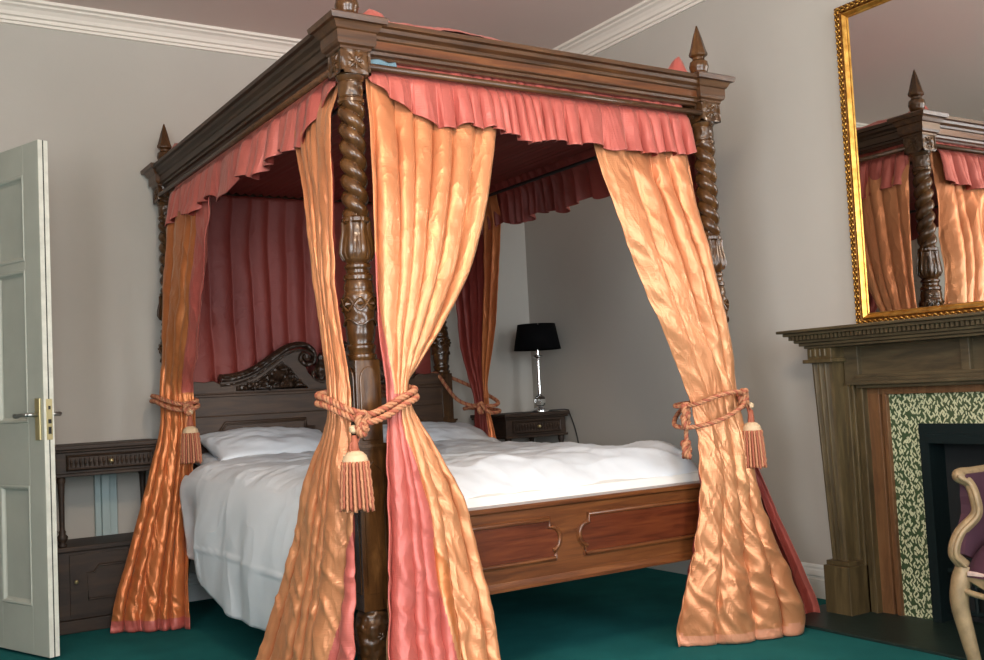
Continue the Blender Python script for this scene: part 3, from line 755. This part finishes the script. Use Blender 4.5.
curtain('curtain', 'rust orange silk curtain at the left headboard post beside the left nightstand',
    [(2.17, -.005, 2.16, -.005, 1.50, .012, 0), (2.0, -.055, 2.11, -.05, 1.46, .032, 0), (1.59, -.085, 2.12, -.055, 1.56, .034, .01), (1.3, -.105, 2.14, -.025, 1.76, .028, .02), (1.1, -.125, 2.12, .012, 2.0, .014, .03), (1.0, -.13, 2.09, .012, 1.98, .016, .03), (.74, -.205, 2.03, -.005, 1.99, .030, .02), (.4, -.31, 1.99, -.05, 1.93, .045, .015), (.12, -.40, 1.96, -.095, 1.79, .05, .02), (.005, -.42, 1.95, -.10, 1.77, .05, .02)],
    5, 23, ['rust_silk', 'pink_silk', 'maroon_silk', 'pink_silk'], out=1, matfn=lambda u, z: 1 if (z < .06 or (z > 1.12 and u > .68)) else 0, crink=.010)
curtain('curtain', 'maroon lined silk curtain tied at the right headboard post near the lamp',
    [(2.17, W+.005, 1.66, W+.005, L-.055, .012, 0), (2.0, W+.04, 1.70, W+.055, L-.07, .03, 0), (1.6, W+.04, 1.77, W+.06, 2.26, .03, .01), (1.35, W+.04, 1.82, W+.06, 2.24, .025, .01), (1.05, W+.04, 1.91, W+.06, 2.12, .016, .02), (.97, W+.04, 1.91, W+.06, 2.10, .016, .02), (.7, W+.05, 1.86, W+.09, 2.15, .03, .02), (.3, W+.08, 1.82, W+.14, 2.2, .04, .02), (.005, W+.09, 1.80, W+.16, 2.2, .04, .02)],
    6, 31, ['rust_silk', 'maroon_silk', 'rust_silk', 'maroon_silk', 'maroon_silk', 'rust_silk'], out=1, matfn=lambda u, z: 2 if u < .26 else 0)
tag(drape('curtain', [(2.195, .055, L-.02, W-.055, L-.02, .012, 0), (1.95, .05, L+.02, W-.05, L+.02, .022, 0), (1.3, .05, L+.04, W-.05, L+.04, .026, 0), (.95, .05, L+.045, W-.05, L+.045, .02, 0)], 13, 41, ['maroon_silk', 'maroon_silk'], out=1, nu=260, nv=70), 'pleated maroon curtain hanging behind the headboard', 'curtain', CG)

# ------------------------------------------------------------------ valances
def val(label, A, B, out, zb, npl, seed, mats, n=420):
    (ax, ay), (bx, by) = A, B
    o = Vector(out)
    def k(z, off, amp): return (z, ax+o.x*off, ay+o.y*off, bx+o.x*off, by+o.y*off, amp, 0)
    sgn = 1 if (Vector((by-ay, -(bx-ax))).dot(o) > 0) else -1
    c = drape('valance', [k(2.215, -.004, .012), k(2.18, .008, .010), k(2.165, .016, .008), k(2.13, .036, .024), k(2.02, .052, .044), k(1.93, .066, .060)], npl, seed, mats, out=sgn, nu=n, nv=46, zbot=zb, crink=.006, z0=2.213, pw=.7)
    return tag(c, label, 'valance', 'frilled valances under the canopy')
def zf(u):
    x = u*(W-.17)+.055
    b = float(np.interp(x, [.055, .075, .15, .24, .32, .50, .53, .58, .68, .9, 1.2, 1.4, 1.5, 1.59], [2.135, 2.12, 2.065, 2.005, 1.985, 2.0, 2.01, 1.99, 1.965, 1.975, 1.968, 1.972, 1.985, 2.03]))
    return b+.008*math.sin(x*33)+.004*math.sin(x*61)
val('coral pink frilled valance under the foot cornice', (.055, 0), (W-.115, 0), (0, -1), zf, 24, 51, ['frill_silk', 'maroon_silk'])
def zl(u):
    y = (1-u)*(L-.245)+.055
    return float(np.interp(y, [.055, .12, .3, .6, .8, 1.1, 1.3, 1.6, 1.9, 2.1, 2.3], [2.10, 2.06, 1.99, 1.975, 1.975, 1.98, 1.965, 1.975, 1.975, 1.98, 2.02]))+.022*math.sin(y*14)+.008*math.sin(y*37)
val('coral pink frilled valance under the left cornice', (0, L-.19), (0, .055), (-1, 0), zl, 19, 57, ['frill_silk', 'maroon_silk'])
val('dark maroon frilled valance at the far right side seen from inside the canopy', (W, .055), (W, L-.055), (1, 0), lambda u: 1.975+.014*math.sin(u*37)+.006*math.sin(u*90), 24, 63, ['frill_silk', 'maroon_silk'])

# ------------------------------------------------------------------ tiebacks
def tassel(parent, x, y, z0, z1, zknot, r=.045, pull=(0, 0)):
    px, py = pull
    bm = NB()
    for s in (-.010, .010): tube(bm, spline([(x+px+s*.3, y+py, zknot), (x+s, y, (zknot+z0)/2), (x+s*1.4, y, z0+.02)], 6), .004, 6)
    tube(bm, [(x, y, z0+.005), (x, y, z0+.07)], [.016, .010], 8)
    obj('cord', bm, 'rope_a', parent, smooth=True)
    t = obj('tassel', (lambda b: (lathe(b, lin([(.012, z0+.022), (.026, z0+.016), (r*.78, z0+.004), (r*.86, z0-.010), (r*.80, z0-.018)], .003), x, y, 24), b)[-1])(NB()), 'cream', parent, smooth=True)
    bm = NB(); lathe(bm, lin([(.006, z0+.075), (.015, z0+.082), (.015, z0+.096), (.006, z0+.102)], .003), x, y, 16); obj('bead', bm, 'cream', parent, smooth=True)
    t['label'] = 'cream woven head of the tassel'
    bm = NB(); rnd = random.Random(int(x*1000+y*77))
    for ring, cnt in ((1.0, 24), (.6, 14)):
        for k in range(cnt):
            a = 2*PI*k/cnt+ring; e = z1+rnd.uniform(-.004, .010)
            P = []
            for q in range(15):
                s = q/14; rr = r*ring*(.84+.22*s+.03*math.sin(s*3)); zz = z0-.012+(e-z0+.012)*s
                w = .0016*math.sin(q*2.4); P.append((x+(rr+w)*math.cos(a+.04*s), y+(rr+w)*math.sin(a+.04*s), zz))
            tube(bm, P, [.0042*(1+.22*(i % 2)) for i in range(15)], 6, False, k % 2)
    tube(bm, [(x, y, z0-.01), (x, y, z1+.02)], r*.5, 10)
    obj('fringe', bm, ['rope_b', 'rope_a'], t, smooth=True)
def knot(bm, c, s=.026, mi=0, seed=0):
    rnd = random.Random(seed)
    P = [(c[0]+s*math.cos(t*2.1)*math.cos(t), c[1]+s*.55*math.sin(t*1.3+1), c[2]+s*math.sin(t*2.1)) for t in [k*.55 for k in range(12)]]
    rope(bm, P, .006, .006, .045)
TG = 'twisted cord tiebacks'
t = root('tieback', (-.02, -.19, .66), 'twisted rust and gold cord with a tassel tied round the nearest post', 'tieback', TG)
def ropes(t, *paths, **kw):
    for p in paths:
        bm = NB(); rope(bm, p, **kw); obj('rope', bm, ['rope_a', 'rope_b'], t, smooth=True)
def knots(t, *ks):
    for c, sz, sd in ks:
        bm = NB(); knot(bm, c, sz, 0, sd); obj('knot', bm, ['rope_a', 'rope_b'], t, smooth=True)
ropes(t, [(-.145, .04, 1.055), (-.148, -.03, 1.045), (-.13, -.10, 1.02), (-.10, -.14, 1.0), (-.055, -.158, .988), (.0, -.155, 1.005), (.06, -.16, 1.035), (.115, -.145, 1.055), (.138, -.095, 1.065), (.12, -.03, 1.07), (.07, .07, 1.075), (-.05, .085, 1.07), (-.12, .08, 1.06)],
      [(-.145, .045, 1.032), (-.15, -.035, 1.022), (-.132, -.105, .998), (-.10, -.148, .975), (-.055, -.166, .964), (.005, -.166, .982), (.065, -.168, 1.012), (.118, -.15, 1.031), (.14, -.095, 1.042), (.12, -.03, 1.047), (.07, .075, 1.05), (-.05, .09, 1.047)], closed=True)
knots(t, ((-.085, -.17, .968), .026, 0), ((-.09, -.172, .944), .020, 0))
tassel(t, -.115, -.165, .855, .688, .95, .048, (.045, 0))
t = root('tieback', (1.68, -.19, .66), 'twisted cord with a tassel holding the curtain at the right foot post', 'tieback', TG)
ropes(t, [(1.365, -.08, .945), (1.385, -.145, .955), (1.44, -.19, .978), (1.52, -.205, .99), (1.58, -.185, .985), (1.635, -.13, .968), (1.70, -.06, .96), (1.74, .04, .955), (1.68, .12, .955), (1.5, .07, .95), (1.39, .0, .945)],
      [(1.36, -.09, .86), (1.395, -.15, .866), (1.45, -.192, .885), (1.52, -.212, .915), (1.58, -.195, .94), (1.64, -.135, .958), (1.705, -.06, .968), (1.745, .05, .965), (1.68, .14, .965), (1.5, .09, .92), (1.38, .0, .87)], R=.0052, r=.005, pitch=.045, closed=True)
ropes(t, [(1.36, -.09, .88), (1.37, -.075, .80), (1.375, -.07, .75)], R=.0052, r=.005, pitch=.045)
knots(t, ((1.625, -.145, .958), .028, 0), ((1.635, -.15, .968), .026, 2), ((1.365, -.09, .925), .026, 3), ((1.36, -.09, .88), .024, 4), ((1.375, -.07, .77), .03, 5))
tassel(t, 1.668, -.145, .842, .676, .95, .045, (-.035, -.01))
t = root('tieback', (-.10, 2.0, .74), 'twisted rust cord with a tassel holding the curtain at the left headboard post', 'tieback', TG)
ropes(t, [(-.14, 2.14, 1.10), (-.12, 2.04, 1.08), (-.08, 1.97, 1.06), (-.02, 1.94, 1.06), (.015, 1.97, 1.07), (.03, 2.1, 1.08), (.04, 2.40, 1.10), (-.05, 2.42, 1.10), (-.13, 2.25, 1.105)],
      [(-.145, 2.13, 1.075), (-.125, 2.03, 1.05), (-.08, 1.965, 1.03), (-.02, 1.935, 1.03), (.02, 1.97, 1.045), (.035, 2.1, 1.06), (.04, 2.41, 1.075), (-.05, 2.43, 1.075), (-.135, 2.25, 1.08)], closed=True)
knots(t, ((-.04, 1.925, 1.03), .024, 0))
tassel(t, -.035, 1.925, .925, .765, 1.01, .045)
t = root('tieback', (W, 2.0, .9), 'dark twisted cord slung from the right headboard post to its curtain', 'tieback', TG)
ropes(t, [(W-.055, 2.31, 1.16), (W-.06, 2.2, 1.08), (W-.055, 2.08, 1.0), (W-.03, 1.95, .965), (W+.02, 1.86, .96), (W+.07, 1.86, .965), (W+.125, 1.95, .99), (W+.12, 2.15, 1.06), (W+.07, 2.41, 1.15), (W-.03, 2.42, 1.17)],
      [(W-.02, 1.90, .97), (W+.0, 1.85, .93), (W+.05, 1.84, .92), (W+.11, 1.9, .93), (W+.125, 2.05, .94), (W+.06, 2.15, .95), (W-.02, 2.07, .95)], closed=True)
knots(t, ((W-.02, 1.89, .95), .028, 0))

# ------------------------------------------------------------------ nightstands
def nightstand(x0, x1, y0, y1, zt, label):
    t = root('nightstand', ((x0+x1)/2, (y0+y1)/2, 0), label, 'nightstand', 'dark oak bedside stands')
    bm = NB(); box(bm, x0-.02, x1+.02, y0-.025, y1, zt-.022, zt); box(bm, x0-.012, x1+.012, y0-.015, y1, zt-.034, zt-.022)
    obj('top', bm, 'stand', t, bevel=.005)
    bm = NB(); box(bm, x0, x1, y0, y1-.01, zt-.135, zt-.034); box(bm, x0-.008, x1+.008, y0-.010, y1-.01, zt-.15, zt-.135); obj('drawer_case', bm, 'stand', t, bevel=.003)
    bm = NB(); a, b = x0+.045, x1-.045; box(bm, a, b, y0-.012, y0, zt-.122, zt-.046); sweep_rect(bm, [(0, .0), (.006, .008), (.012, .004)], (a, b, zt-.122, zt-.046), 'y', y0-.012)
    k = int((b-a)/.022)
    for i in range(k):
        x = a+.022+i*(b-a-.044)/(k-1)
        tube(bm, [(x, y0-.012, zt-.106), (x, y0-.018, zt-.084), (x, y0-.012, zt-.064)], [.003, .008, .004], 6)
    d = obj('drawer', bm, 'stand', t, auto=40)
    bm = NB(); xm = (a+b)/2; tube(bm, [(xm, y0-.012, zt-.084), (xm, y0-.03, zt-.084), (xm, y0-.042, zt-.084)], [.006, .012, .007], 12); obj('knob', bm, 'brass', d, smooth=True)
    zs = zt-.50
    for x, y in ((x0+.025, y0+.022), (x1-.025, y0+.022), (x0+.025, y1-.035), (x1-.025, y1-.035)):
        bm = NB(); h0, h1 = zs+.018, zt-.15
        pr = [(.018, 0), (.022, .03), (.014, .06), (.024, .11), (.026, .15), (.015, .19), (.018, .22), (.012, .25), (.013, .6), (.016, .9), (.02, .93), (.02, 1)]
        lathe(bm, lin([(r, h0+(h1-h0)*z) for r, z in pr], .008), x, y, 20); obj('spindle', bm, 'stand', t, smooth=True)
    bm = NB(); box(bm, x0-.012, x1+.012, y0-.015, y1-.01, zs-.004, zs+.02); obj('shelf', bm, 'stand', t, bevel=.004)
    bm = NB(); box(bm, x0, x1, y0, y1-.01, .06, zs-.004); box(bm, x0-.012, x1+.012, y0-.014, y1-.01, .0, .06); obj('cupboard', bm, 'stand', t, bevel=.004)
    bm = NB(); a, b = x0+.05, x1-.05; box(bm, a, b, y0-.010, y0, .08, zs-.02)
    c0, c1, d0, d1 = a+.08, b-.06, .15, zs-.08
    tube(bm, [(c0, y0-.012, d0), (c1, y0-.012, d0), (c1, y0-.012, d1), (c0+.05, y0-.012, d1), (c0+.03, y0-.012, d1-.03), (c0, y0-.012, d1-.03)], .007, 6, True)
    dd = obj('door', bm, 'stand', t, auto=40)
    bm = NB(); tube(bm, [(a+.025, y0-.01, .24), (a+.025, y0-.028, .24)], [.006, .010], 10); obj('knob', bm, 'brass', dd, smooth=True)
    return t
nightstand(-.625, -.13, 2.11, 2.445, .885, 'dark carved oak nightstand with spindle legs between door and bed')
nightstand(1.90, 2.345, 2.06, 2.445, .90, 'dark oak nightstand under the black lamp in the corner')

# ------------------------------------------------------------------ lamp
lx, ly, lz = 2.222, 2.15, .9005
t = root('table_lamp', (lx, ly, lz), 'glass and chrome table lamp with a black shade on the corner nightstand', 'lamp')
bm = NB(); lathe(bm, lin([(.062, lz), (.062, lz+.010), (.05, lz+.018), (.022, lz+.026), (.016, lz+.032)], .003), lx, ly, 32); obj('base', bm, 'chrome', t, auto=40)
bm = NB(); lathe(bm, lin([(.016, lz+.03), (.03, lz+.045), (.038, lz+.068), (.03, lz+.092), (.014, lz+.105)], .003), lx, ly, 32); obj('glass_ball', bm, 'glass', t, smooth=True)
bm = NB(); lathe(bm, lin([(.013, lz+.10), (.015, lz+.11), (.0135, lz+.13), (.012, lz+.33), (.014, lz+.335)], .01), lx, ly, 20); obj('stem', bm, 'chrome', t, smooth=True)
bm = NB(); lathe(bm, lin([(.012, lz+.332), (.032, lz+.345), (.034, lz+.35), (.012, lz+.355), (.012, lz+.40), (.016, lz+.405), (.016, lz+.45)], .003), lx, ly, 20); obj('lamp_holder', bm, 'chrome', t, smooth=True)
bm = NB(); lathe(bm, [(.147, lz+.388), (.117, lz+.55)], lx, ly, 48, None, False)
sh = obj('lamp_shade', bm, 'black', t, smooth=True, solid=(.004, 0, 0))
bm = NB()
for k in range(3):
    a = k*2*PI/3; tube(bm, [(lx+.016*math.cos(a), ly+.016*math.sin(a), lz+.44), (lx+.13*math.cos(a), ly+.13*math.sin(a), lz+.55)], .002, 5)
obj('shade_ring', bm, 'steel', sh)
bm = NB(); tube(bm, spline([(lx+.05, ly, lz+.006), (lx+.10, ly-.03, lz+.006), (lx+.155, ly-.06, lz+.005), (lx+.158, ly-.09, lz-.02), (lx+.160, ly-.16, lz-.2), (lx+.160, ly-.18, lz-.5), (lx+.160, ly-.14, .02)], 8), .004, 6); obj('flex', bm, 'blackwire', t, smooth=True)

# ------------------------------------------------------------------ fireplace
fc = -.80
fp = root('fireplace', (2.25, fc, 0), 'oak fireplace surround with fluted pilasters on the right wall', 'fireplace')
def SY(s, y): return y if s > 0 else 2*fc-y
def ybox(bm, x0, x1, ya, yb, z0, z1, s):
    a, b = sorted((SY(s, ya), SY(s, yb))); box(bm, x0, x1, a, b, z0, z1)
bm = NB()
for x0, e, z0, z1 in ((2.065, .085, 1.232, 1.245), (2.085, .065, 1.218, 1.232), (2.12, .035, 1.186, 1.2), (2.135, .02, 1.172, 1.186), (2.15, .005, 1.16, 1.172)): box(bm, x0, XW, 2*fc-e+.03, e-.03, z0, z1)
ms = obj('mantel_shelf', bm, 'mantel_h', fp, bevel=.004)
bm = NB()
y = .012
box(bm, 2.112, XW, 2*fc-.02, .02, 1.2, 1.218)
while y > 2*fc-.02:
    box(bm, 2.098, 2.112, y-.012, y, 1.2, 1.218); y -= .021
obj('dentil_course', bm, 'mantel_h', ms)
bm = NB(); box(bm, 2.27, XW, 2*fc+.16, -.16, .99, 1.165)
for s in (1, -1):
    ybox(bm, 2.245, XW, -.16, -.235, .99, 1.165, s)
    ybox(bm, 2.245, 2.28, -.72, -.76, .99, 1.165, s)
for z, d in ((1.02, .03), (1.005, .045), (.99, .055), (.975, .03)): box(bm, 2.27-d, XW, 2*fc+.22, -.22, z, z+.016)
obj('frieze', bm, 'mantel_h', fp, bevel=.003)
for s in (1, -1):
    bm = NB()   # pilaster shaft, slightly wider at the top, with flutes on its face
    z0, z1 = .235, 1.10
    yo0, yo1, yi = -.042, -.062, -.155
    n = 4; ys_t = [yo1+0]
    def face(z):
        t = (z-z0)/(z1-z0); return yo0+(-.030-yo0)*t if False else (-.085+(-.045+.085)*t), -.155-.01*(1-t)
    pts = []
    for z in (z0, .45, .8, z1):
        a, b = face(z); row = [(XW, a)]
        w = a-b; row.append((2.175, a))
        for k in range(3):
            c0 = a-w*(.10+k*.28); c1 = c0-w*.2
            row += [(2.172, c0)]+[(2.172+.014*math.sin(PI*q/6), c0-(w*.2)*q/6) for q in range(1, 6)]+[(2.172, c1)]
        row += [(2.175, b), (XW, b)]
        pts.append([bm.verts.new((x, SY(s, y_), z)) for x, y_ in row])
    for A, B in zip(pts, pts[1:]):
        for i in range(len(A)-1): bm.faces.new((A[i], A[i+1], B[i+1], B[i]))
    bm.faces.new(pts[0]); bm.faces.new(pts[-1][::-1])
    pl = obj('pilaster', bm, 'mantel', fp)
    bm = NB(); ybox(bm, 2.145, XW, -.018, -.175, 1.095, 1.112, s); ybox(bm, 2.16, XW, -.035, -.165, 1.112, 1.165, s)
    for k in range(4): 
        yy = SY(s, -.055-k*.026); tube(bm, [(2.159, yy, 1.122), (2.159, yy, 1.156)], .007, 6)
    obj('capital', bm, 'mantel', pl, bevel=.003)
    bm = NB(); ybox(bm, 2.135, XW, -.065, -.20, 0, .215, s); ybox(bm, 2.15, XW, -.07, -.19, .215, .235, s); obj('plinth', bm, 'mantel', pl, bevel=.003)
    bm = NB()
    for y0, y1, x in ((-.15, -.185, 2.235), (-.185, -.20, 2.25), (-.20, -.228, 2.262), (-.228, -.242, 2.252)): ybox(bm, x, XW, y0, y1, 0, .99, s)
    obj('jamb', bm, 'mantel', fp, bevel=.003)
    bm = NB()
    ybox(bm, 2.285, XW, -.24, -.30, 0, .985, s); ybox(bm, 2.30, XW, -.30, -.315, 0, .955, s); ybox(bm, 2.285, XW, -.315, -.335, 0, .95, s)
    obj('inner_frame', bm, 'mantel_in', fp, bevel=.002)
    bm = NB(); ybox(bm, 2.305, XW, -.335, -.478, 0.012, .945, s); 
    for z in (.16, .31, .46, .61, .76): pass
    obj('tile_panel', bm, 'tile', fp)
bm = NB(); box(bm, 2.285, XW, 2*fc+.3, -.3, .945, .985); obj('inner_frame', bm, 'mantel_in', fp, bevel=.002)
bm = NB(); box(bm, 2.305, XW, 2*fc+.478, -.478, .82, .945); obj('tile_panel', bm, 'tile', fp)
bm = NB()
for s in (1, -1): ybox(bm, 2.29, XW, -.478, -.52, .012, .82, s)
box(bm, 2.29, XW, 2*fc+.52, -.52, .775, .82); box(bm, 2.394, XW-.001, 2*fc+.52, -.52, .012, .775, 1)
box(bm, 2.28, 2.296, 2*fc+.52, -.52, .74, .775)
for k in range(7): tube(bm, [(2.33, -.58-k*.075, .05), (2.33, -.58-k*.075, .22)], .009, 6)
tube(bm, [(2.33, -.54, .22), (2.33, 2*fc+.54, .22)], .01, 6); tube(bm, [(2.33, -.54, .06), (2.33, 2*fc+.54, .06)], .01, 6)
obj('firebox', bm, ['iron', 'dark'], fp)
bm = NB(); box(bm, 1.885, XW, 2*fc-.04, .04, 0, .012); tag(obj('hearth', bm, 'slate', bevel=.003), 'dark slate hearth slab let into the carpet before the fireplace', 'hearth')

# ------------------------------------------------------------------ mirror on the mantel
my0, my1, mz0, mz1 = -1.46, -.140, 1.2465, 2.71
mr = root('wall_mirror', (2.38, (my0+my1)/2, mz0), 'large gilt framed mirror standing on the mantel shelf', 'mirror')
MXP = 2.398
bm = NB(); sweep_rect(bm, [(0, 0), (0, .022), (.005, .022), (.028, .025), (.033, .015), (.036, .015)], (my0, my1, mz0, mz1), 'x', MXP)
fr_ = obj('frame', bm, 'gold_dark', mr)
bm = NB(); sweep_rect(bm, [(.033, .013), (.036, .024), (.040, .024), (.045, .017), (.052, .010), (.057, .010), (.060, .004), (.060, 0)], (my0, my1, mz0, mz1), 'x', MXP)
obj('inner_moulding', bm, 'gold', mr, auto=30)
bm = NB()   # running leaf ornament on the outer band
def orn(y, z, a):
    d = Vector((0, math.cos(a), math.sin(a))); n_ = Vector((0, -math.sin(a), math.cos(a))); c = Vector((MXP-.025, y, z))
    for s in (-1, 1):
        tube(bm, [c-d*.010+n_*s*.003, c+n_*s*.009-Vector((.005, 0, 0)), c+d*.010+n_*s*.005], [.002, .0055, .002], 5)
    tube(bm, [c+d*.010, c+d*.013-Vector((.004, 0, 0)), c+d*.016], [.002, .004, .002], 5)
st = .027
z = mz0+.03
while z < mz1-.02: orn(my1-.0165, z, PI/2); orn(my0+.0165, z, PI/2); z += st
y = my0+.03
while y < my1-.02: orn(y, mz0+.0165, 0); orn(y, mz1-.0165, 0); y += st
obj('leaf_ornament', bm, 'gold', fr_, smooth=True)
bm = NB(); box(bm, MXP-.004, MXP-.002, my0+.057, my1-.057, mz0+.057, mz1-.057); obj('mirror_glass', bm, 'mirror', mr)

# ------------------------------------------------------------------ armchair (only its near arm is in frame)
A0 = Vector((1.455, -1.20, 0)); bv = Vector((.99, .08, 0)).normalized(); wv = Vector((.08, -.99, 0)).normalized()
CMx = Matrix(((wv.x, bv.x, 0, A0.x), (wv.y, bv.y, 0, A0.y), (0, 0, 1, 0), (0, 0, 0, 1)))    # local x across, y to the back
ch = root('armchair', tuple(A0+wv*.3+bv*.28), 'gilt framed armchair with plum velvet upholstery at the right edge before the fireplace', 'armchair')
CW, CD = .60, .56
def cpart(name, bm, m, parent=None, **kw):
    bm.transform(CMx); return obj(name, bm, m, parent or ch, **kw)
bm = NB()
ap = [(.0, .40), (.02, .385), (.10, .345), (.2, .355), (.27, .325), (.33, .325), (.4, .355), (.5, .345), (.58, .385), (.60, .40), (.60, .415), (.0, .415)]
prism(bm, ap, 'y', -.02, .02)
ap2 = [(a*CD/CW, b) for a, b in ap]
for x in (0, CW): prism(bm, ap2, 'x', x-.02, x+.02)
box(bm, 0, CW, CD-.02, CD+.02, .36, .415)
for x in (0, CW):
    tube(bm, spline([(x, -.02, .395), (x+.0, -.024, .36), (x+(.10 if x == 0 else -.10), -.024, .342), (x+(.2 if x == 0 else -.2), -.024, .352)], 6), .010, 8)
cpart('seat_rail', bm, 'gilt', bevel=.006)
bm = NB(); tube(bm, [(.02, -.022, .41), (CW-.02, -.022, .41)], .008, 6); tube(bm, [(-.02, .0, .41), (-.02, CD, .41)], .008, 6); cpart('braid', bm, 'lace')
for x, y in ((0, 0), (CW, 0), (0, CD), (CW, CD)):
    sx = -1 if x == 0 else 1; sy = -1 if y == 0 else 1
    bm = NB()
    P = spline([(x, y, .43), (x+sx*.012, y+sy*.012, .38), (x+sx*.018, y+sy*.018, .31), (x+sx*.004, y+sy*.006, .20), (x-sx*.008, y-sy*.006, .10), (x+sx*.004, y+sy*.006, .03), (x+sx*.014, y+sy*.012, .014)], 8)
    n = len(P); tube(bm, P, [float(np.interp(i/(n-1), [0, .15, .3, .6, .85, 1], [.026, .030, .028, .020, .016, .019])) for i in range(n)], 12)
    cpart('leg', bm, 'gilt', smooth=True)
bm = NB()   # domed seat cushion
n = 26; g = []
for j in range(n+1):
    row = []
    for i in range(n+1):
        u, v = -1+2*i/n, -1+2*j/n; e = max(0, (1-abs(u)**4)*(1-abs(v)**4))**.4
        row.append(bm.verts.new((.30+u*.296, .262+v*.285-.02*(1-u*u)*(v < 0)*abs(v), .40+.155*e)))
    g.append(row)
for j in range(n):
    for i in range(n): bm.faces.new((g[j][i], g[j][i+1], g[j+1][i+1], g[j+1][i]))
cpart('seat_cushion', bm, 'purple', smooth=True)
for x, sx in ((0, -1), (CW, 1)):
    arm = spline([(x, -.005, .43), (x+sx*.016, -.03, .47), (x+sx*.004, -.012, .53), (x-sx*.03, .03, .585), (x-sx*.03, .03, .64), (x-sx*.012, .035, .680), (x+sx*.006, .012, .702), (x+sx*.010, .03, .71), (x+sx*.01, .12, .708), (x+sx*.005, .28, .715), (x, .44, .76), (x, CD, .90)], 8)
    bm = NB(); n = len(arm)
    tube(bm, arm, [float(np.interp(i/(n-1), [0, .2, .45, .55, .7, 1], [.02, .018, .016, .019, .018, .018])) for i in range(n)], 12)
    tube(bm, [Vector((p.x-sx*.012, p.y-.014, p.z)) for p in arm[:52]], .008, 8)
    tube(bm, [(x+sx*.02, .02, .70), (x-sx*.01, .02, .70)], .015, 12)
    ar = cpart('arm', bm, 'gilt', smooth=True)
    bm = NB(); pl = [(p.y, p.z) for p in arm[8::4]]+[(CD, .45), (.02, .45)]
    prism(bm, pl, 'x', x-.018, x+.018); cpart('arm_panel', bm, 'purple')
bm = NB()
bk = [(.0, .43), (-.01, .7), (.0, .92), (.06, 1.0), (.18, 1.035), (.30, 1.06), (.42, 1.035), (.54, 1.0), (.60, .92), (.61, .7), (.60, .43)]
tube(bm, spline([(a, CD+.02+(b-.43)*.12, b) for a, b in bk], 8), .025, 10); cpart('back_frame', bm, 'gilt', smooth=True)
bm = NB(); prism(bm, [(a, b) for a, b in bk], 'y', CD-.02, CD+.03)
for v in bm.verts: v.co.y += (v.co.z-.43)*.12
cpart('backrest', bm, 'purple', bevel=.02)

# ------------------------------------------------------------------ light
def area(name, loc, rot, sx, sy, e, col):
    l = bpy.data.lights.new(name, 'AREA'); l.shape = 'RECTANGLE'; l.size = sx; l.size_y = sy; l.energy = e; l.color = col
    o = bpy.data.objects.new(name, l); COL.objects.link(o); o.location = loc; o.rotation_euler = rot; return o
for k, (a, b) in enumerate(WX):
    area('window_daylight', ((a+b)/2, YF-.14, (WZ[0]+WZ[1])/2), (PI/2, 0, 0), b-a-.05, WZ[1]-WZ[0]-.05, (125, 135)[k], (.92, .97, 1))
area('window_daylight', (XL-.14, sum(LY)/2, 1.75), (PI/2, 0, -PI/2), 1.25, 1.95, 150, (.95, .97, 1))  # added light at the invented left window, brightens the hanging duvet
l = bpy.data.lights.new('ceiling_lamp', 'POINT'); l.energy = 120; l.color = (1, .76, .54); l.shadow_soft_size = .18
o = bpy.data.objects.new('ceiling_lamp', l); COL.objects.link(o); o.location = (-.6, -2.2, 2.75)
w = bpy.data.worlds.new('sky'); scene.world = w; w.use_nodes = True
w.node_tree.nodes['Background'].inputs[0].default_value = (.75, .85, 1, 1); w.node_tree.nodes['Background'].inputs[1].default_value = 1.0

# ------------------------------------------------------------------ camera
cam = bpy.data.cameras.new('camera'); co = bpy.data.objects.new('camera', cam); COL.objects.link(co)
cam.sensor_width = 36; cam.lens = 1027.25/984*36; cam.clip_start = .05
r_ = Vector((.84456734, -.53309672, -.05013879)); u_ = Vector((.01024532, -.07753258, .99693718)); f_ = Vector((.53535133, .84249426, .06001974))
co.matrix_world = Matrix(((r_.x, u_.x, -f_.x, -1.48051763), (r_.y, u_.y, -f_.y, -3.15590041), (r_.z, u_.z, -f_.z, 1.03983867), (0, 0, 0, 1)))
scene.camera = co
vs = scene.view_settings
vs.view_transform = 'Standard'; vs.look = 'None'; vs.gamma = 1; vs.exposure = 0.0; vs.use_curve_mapping = False
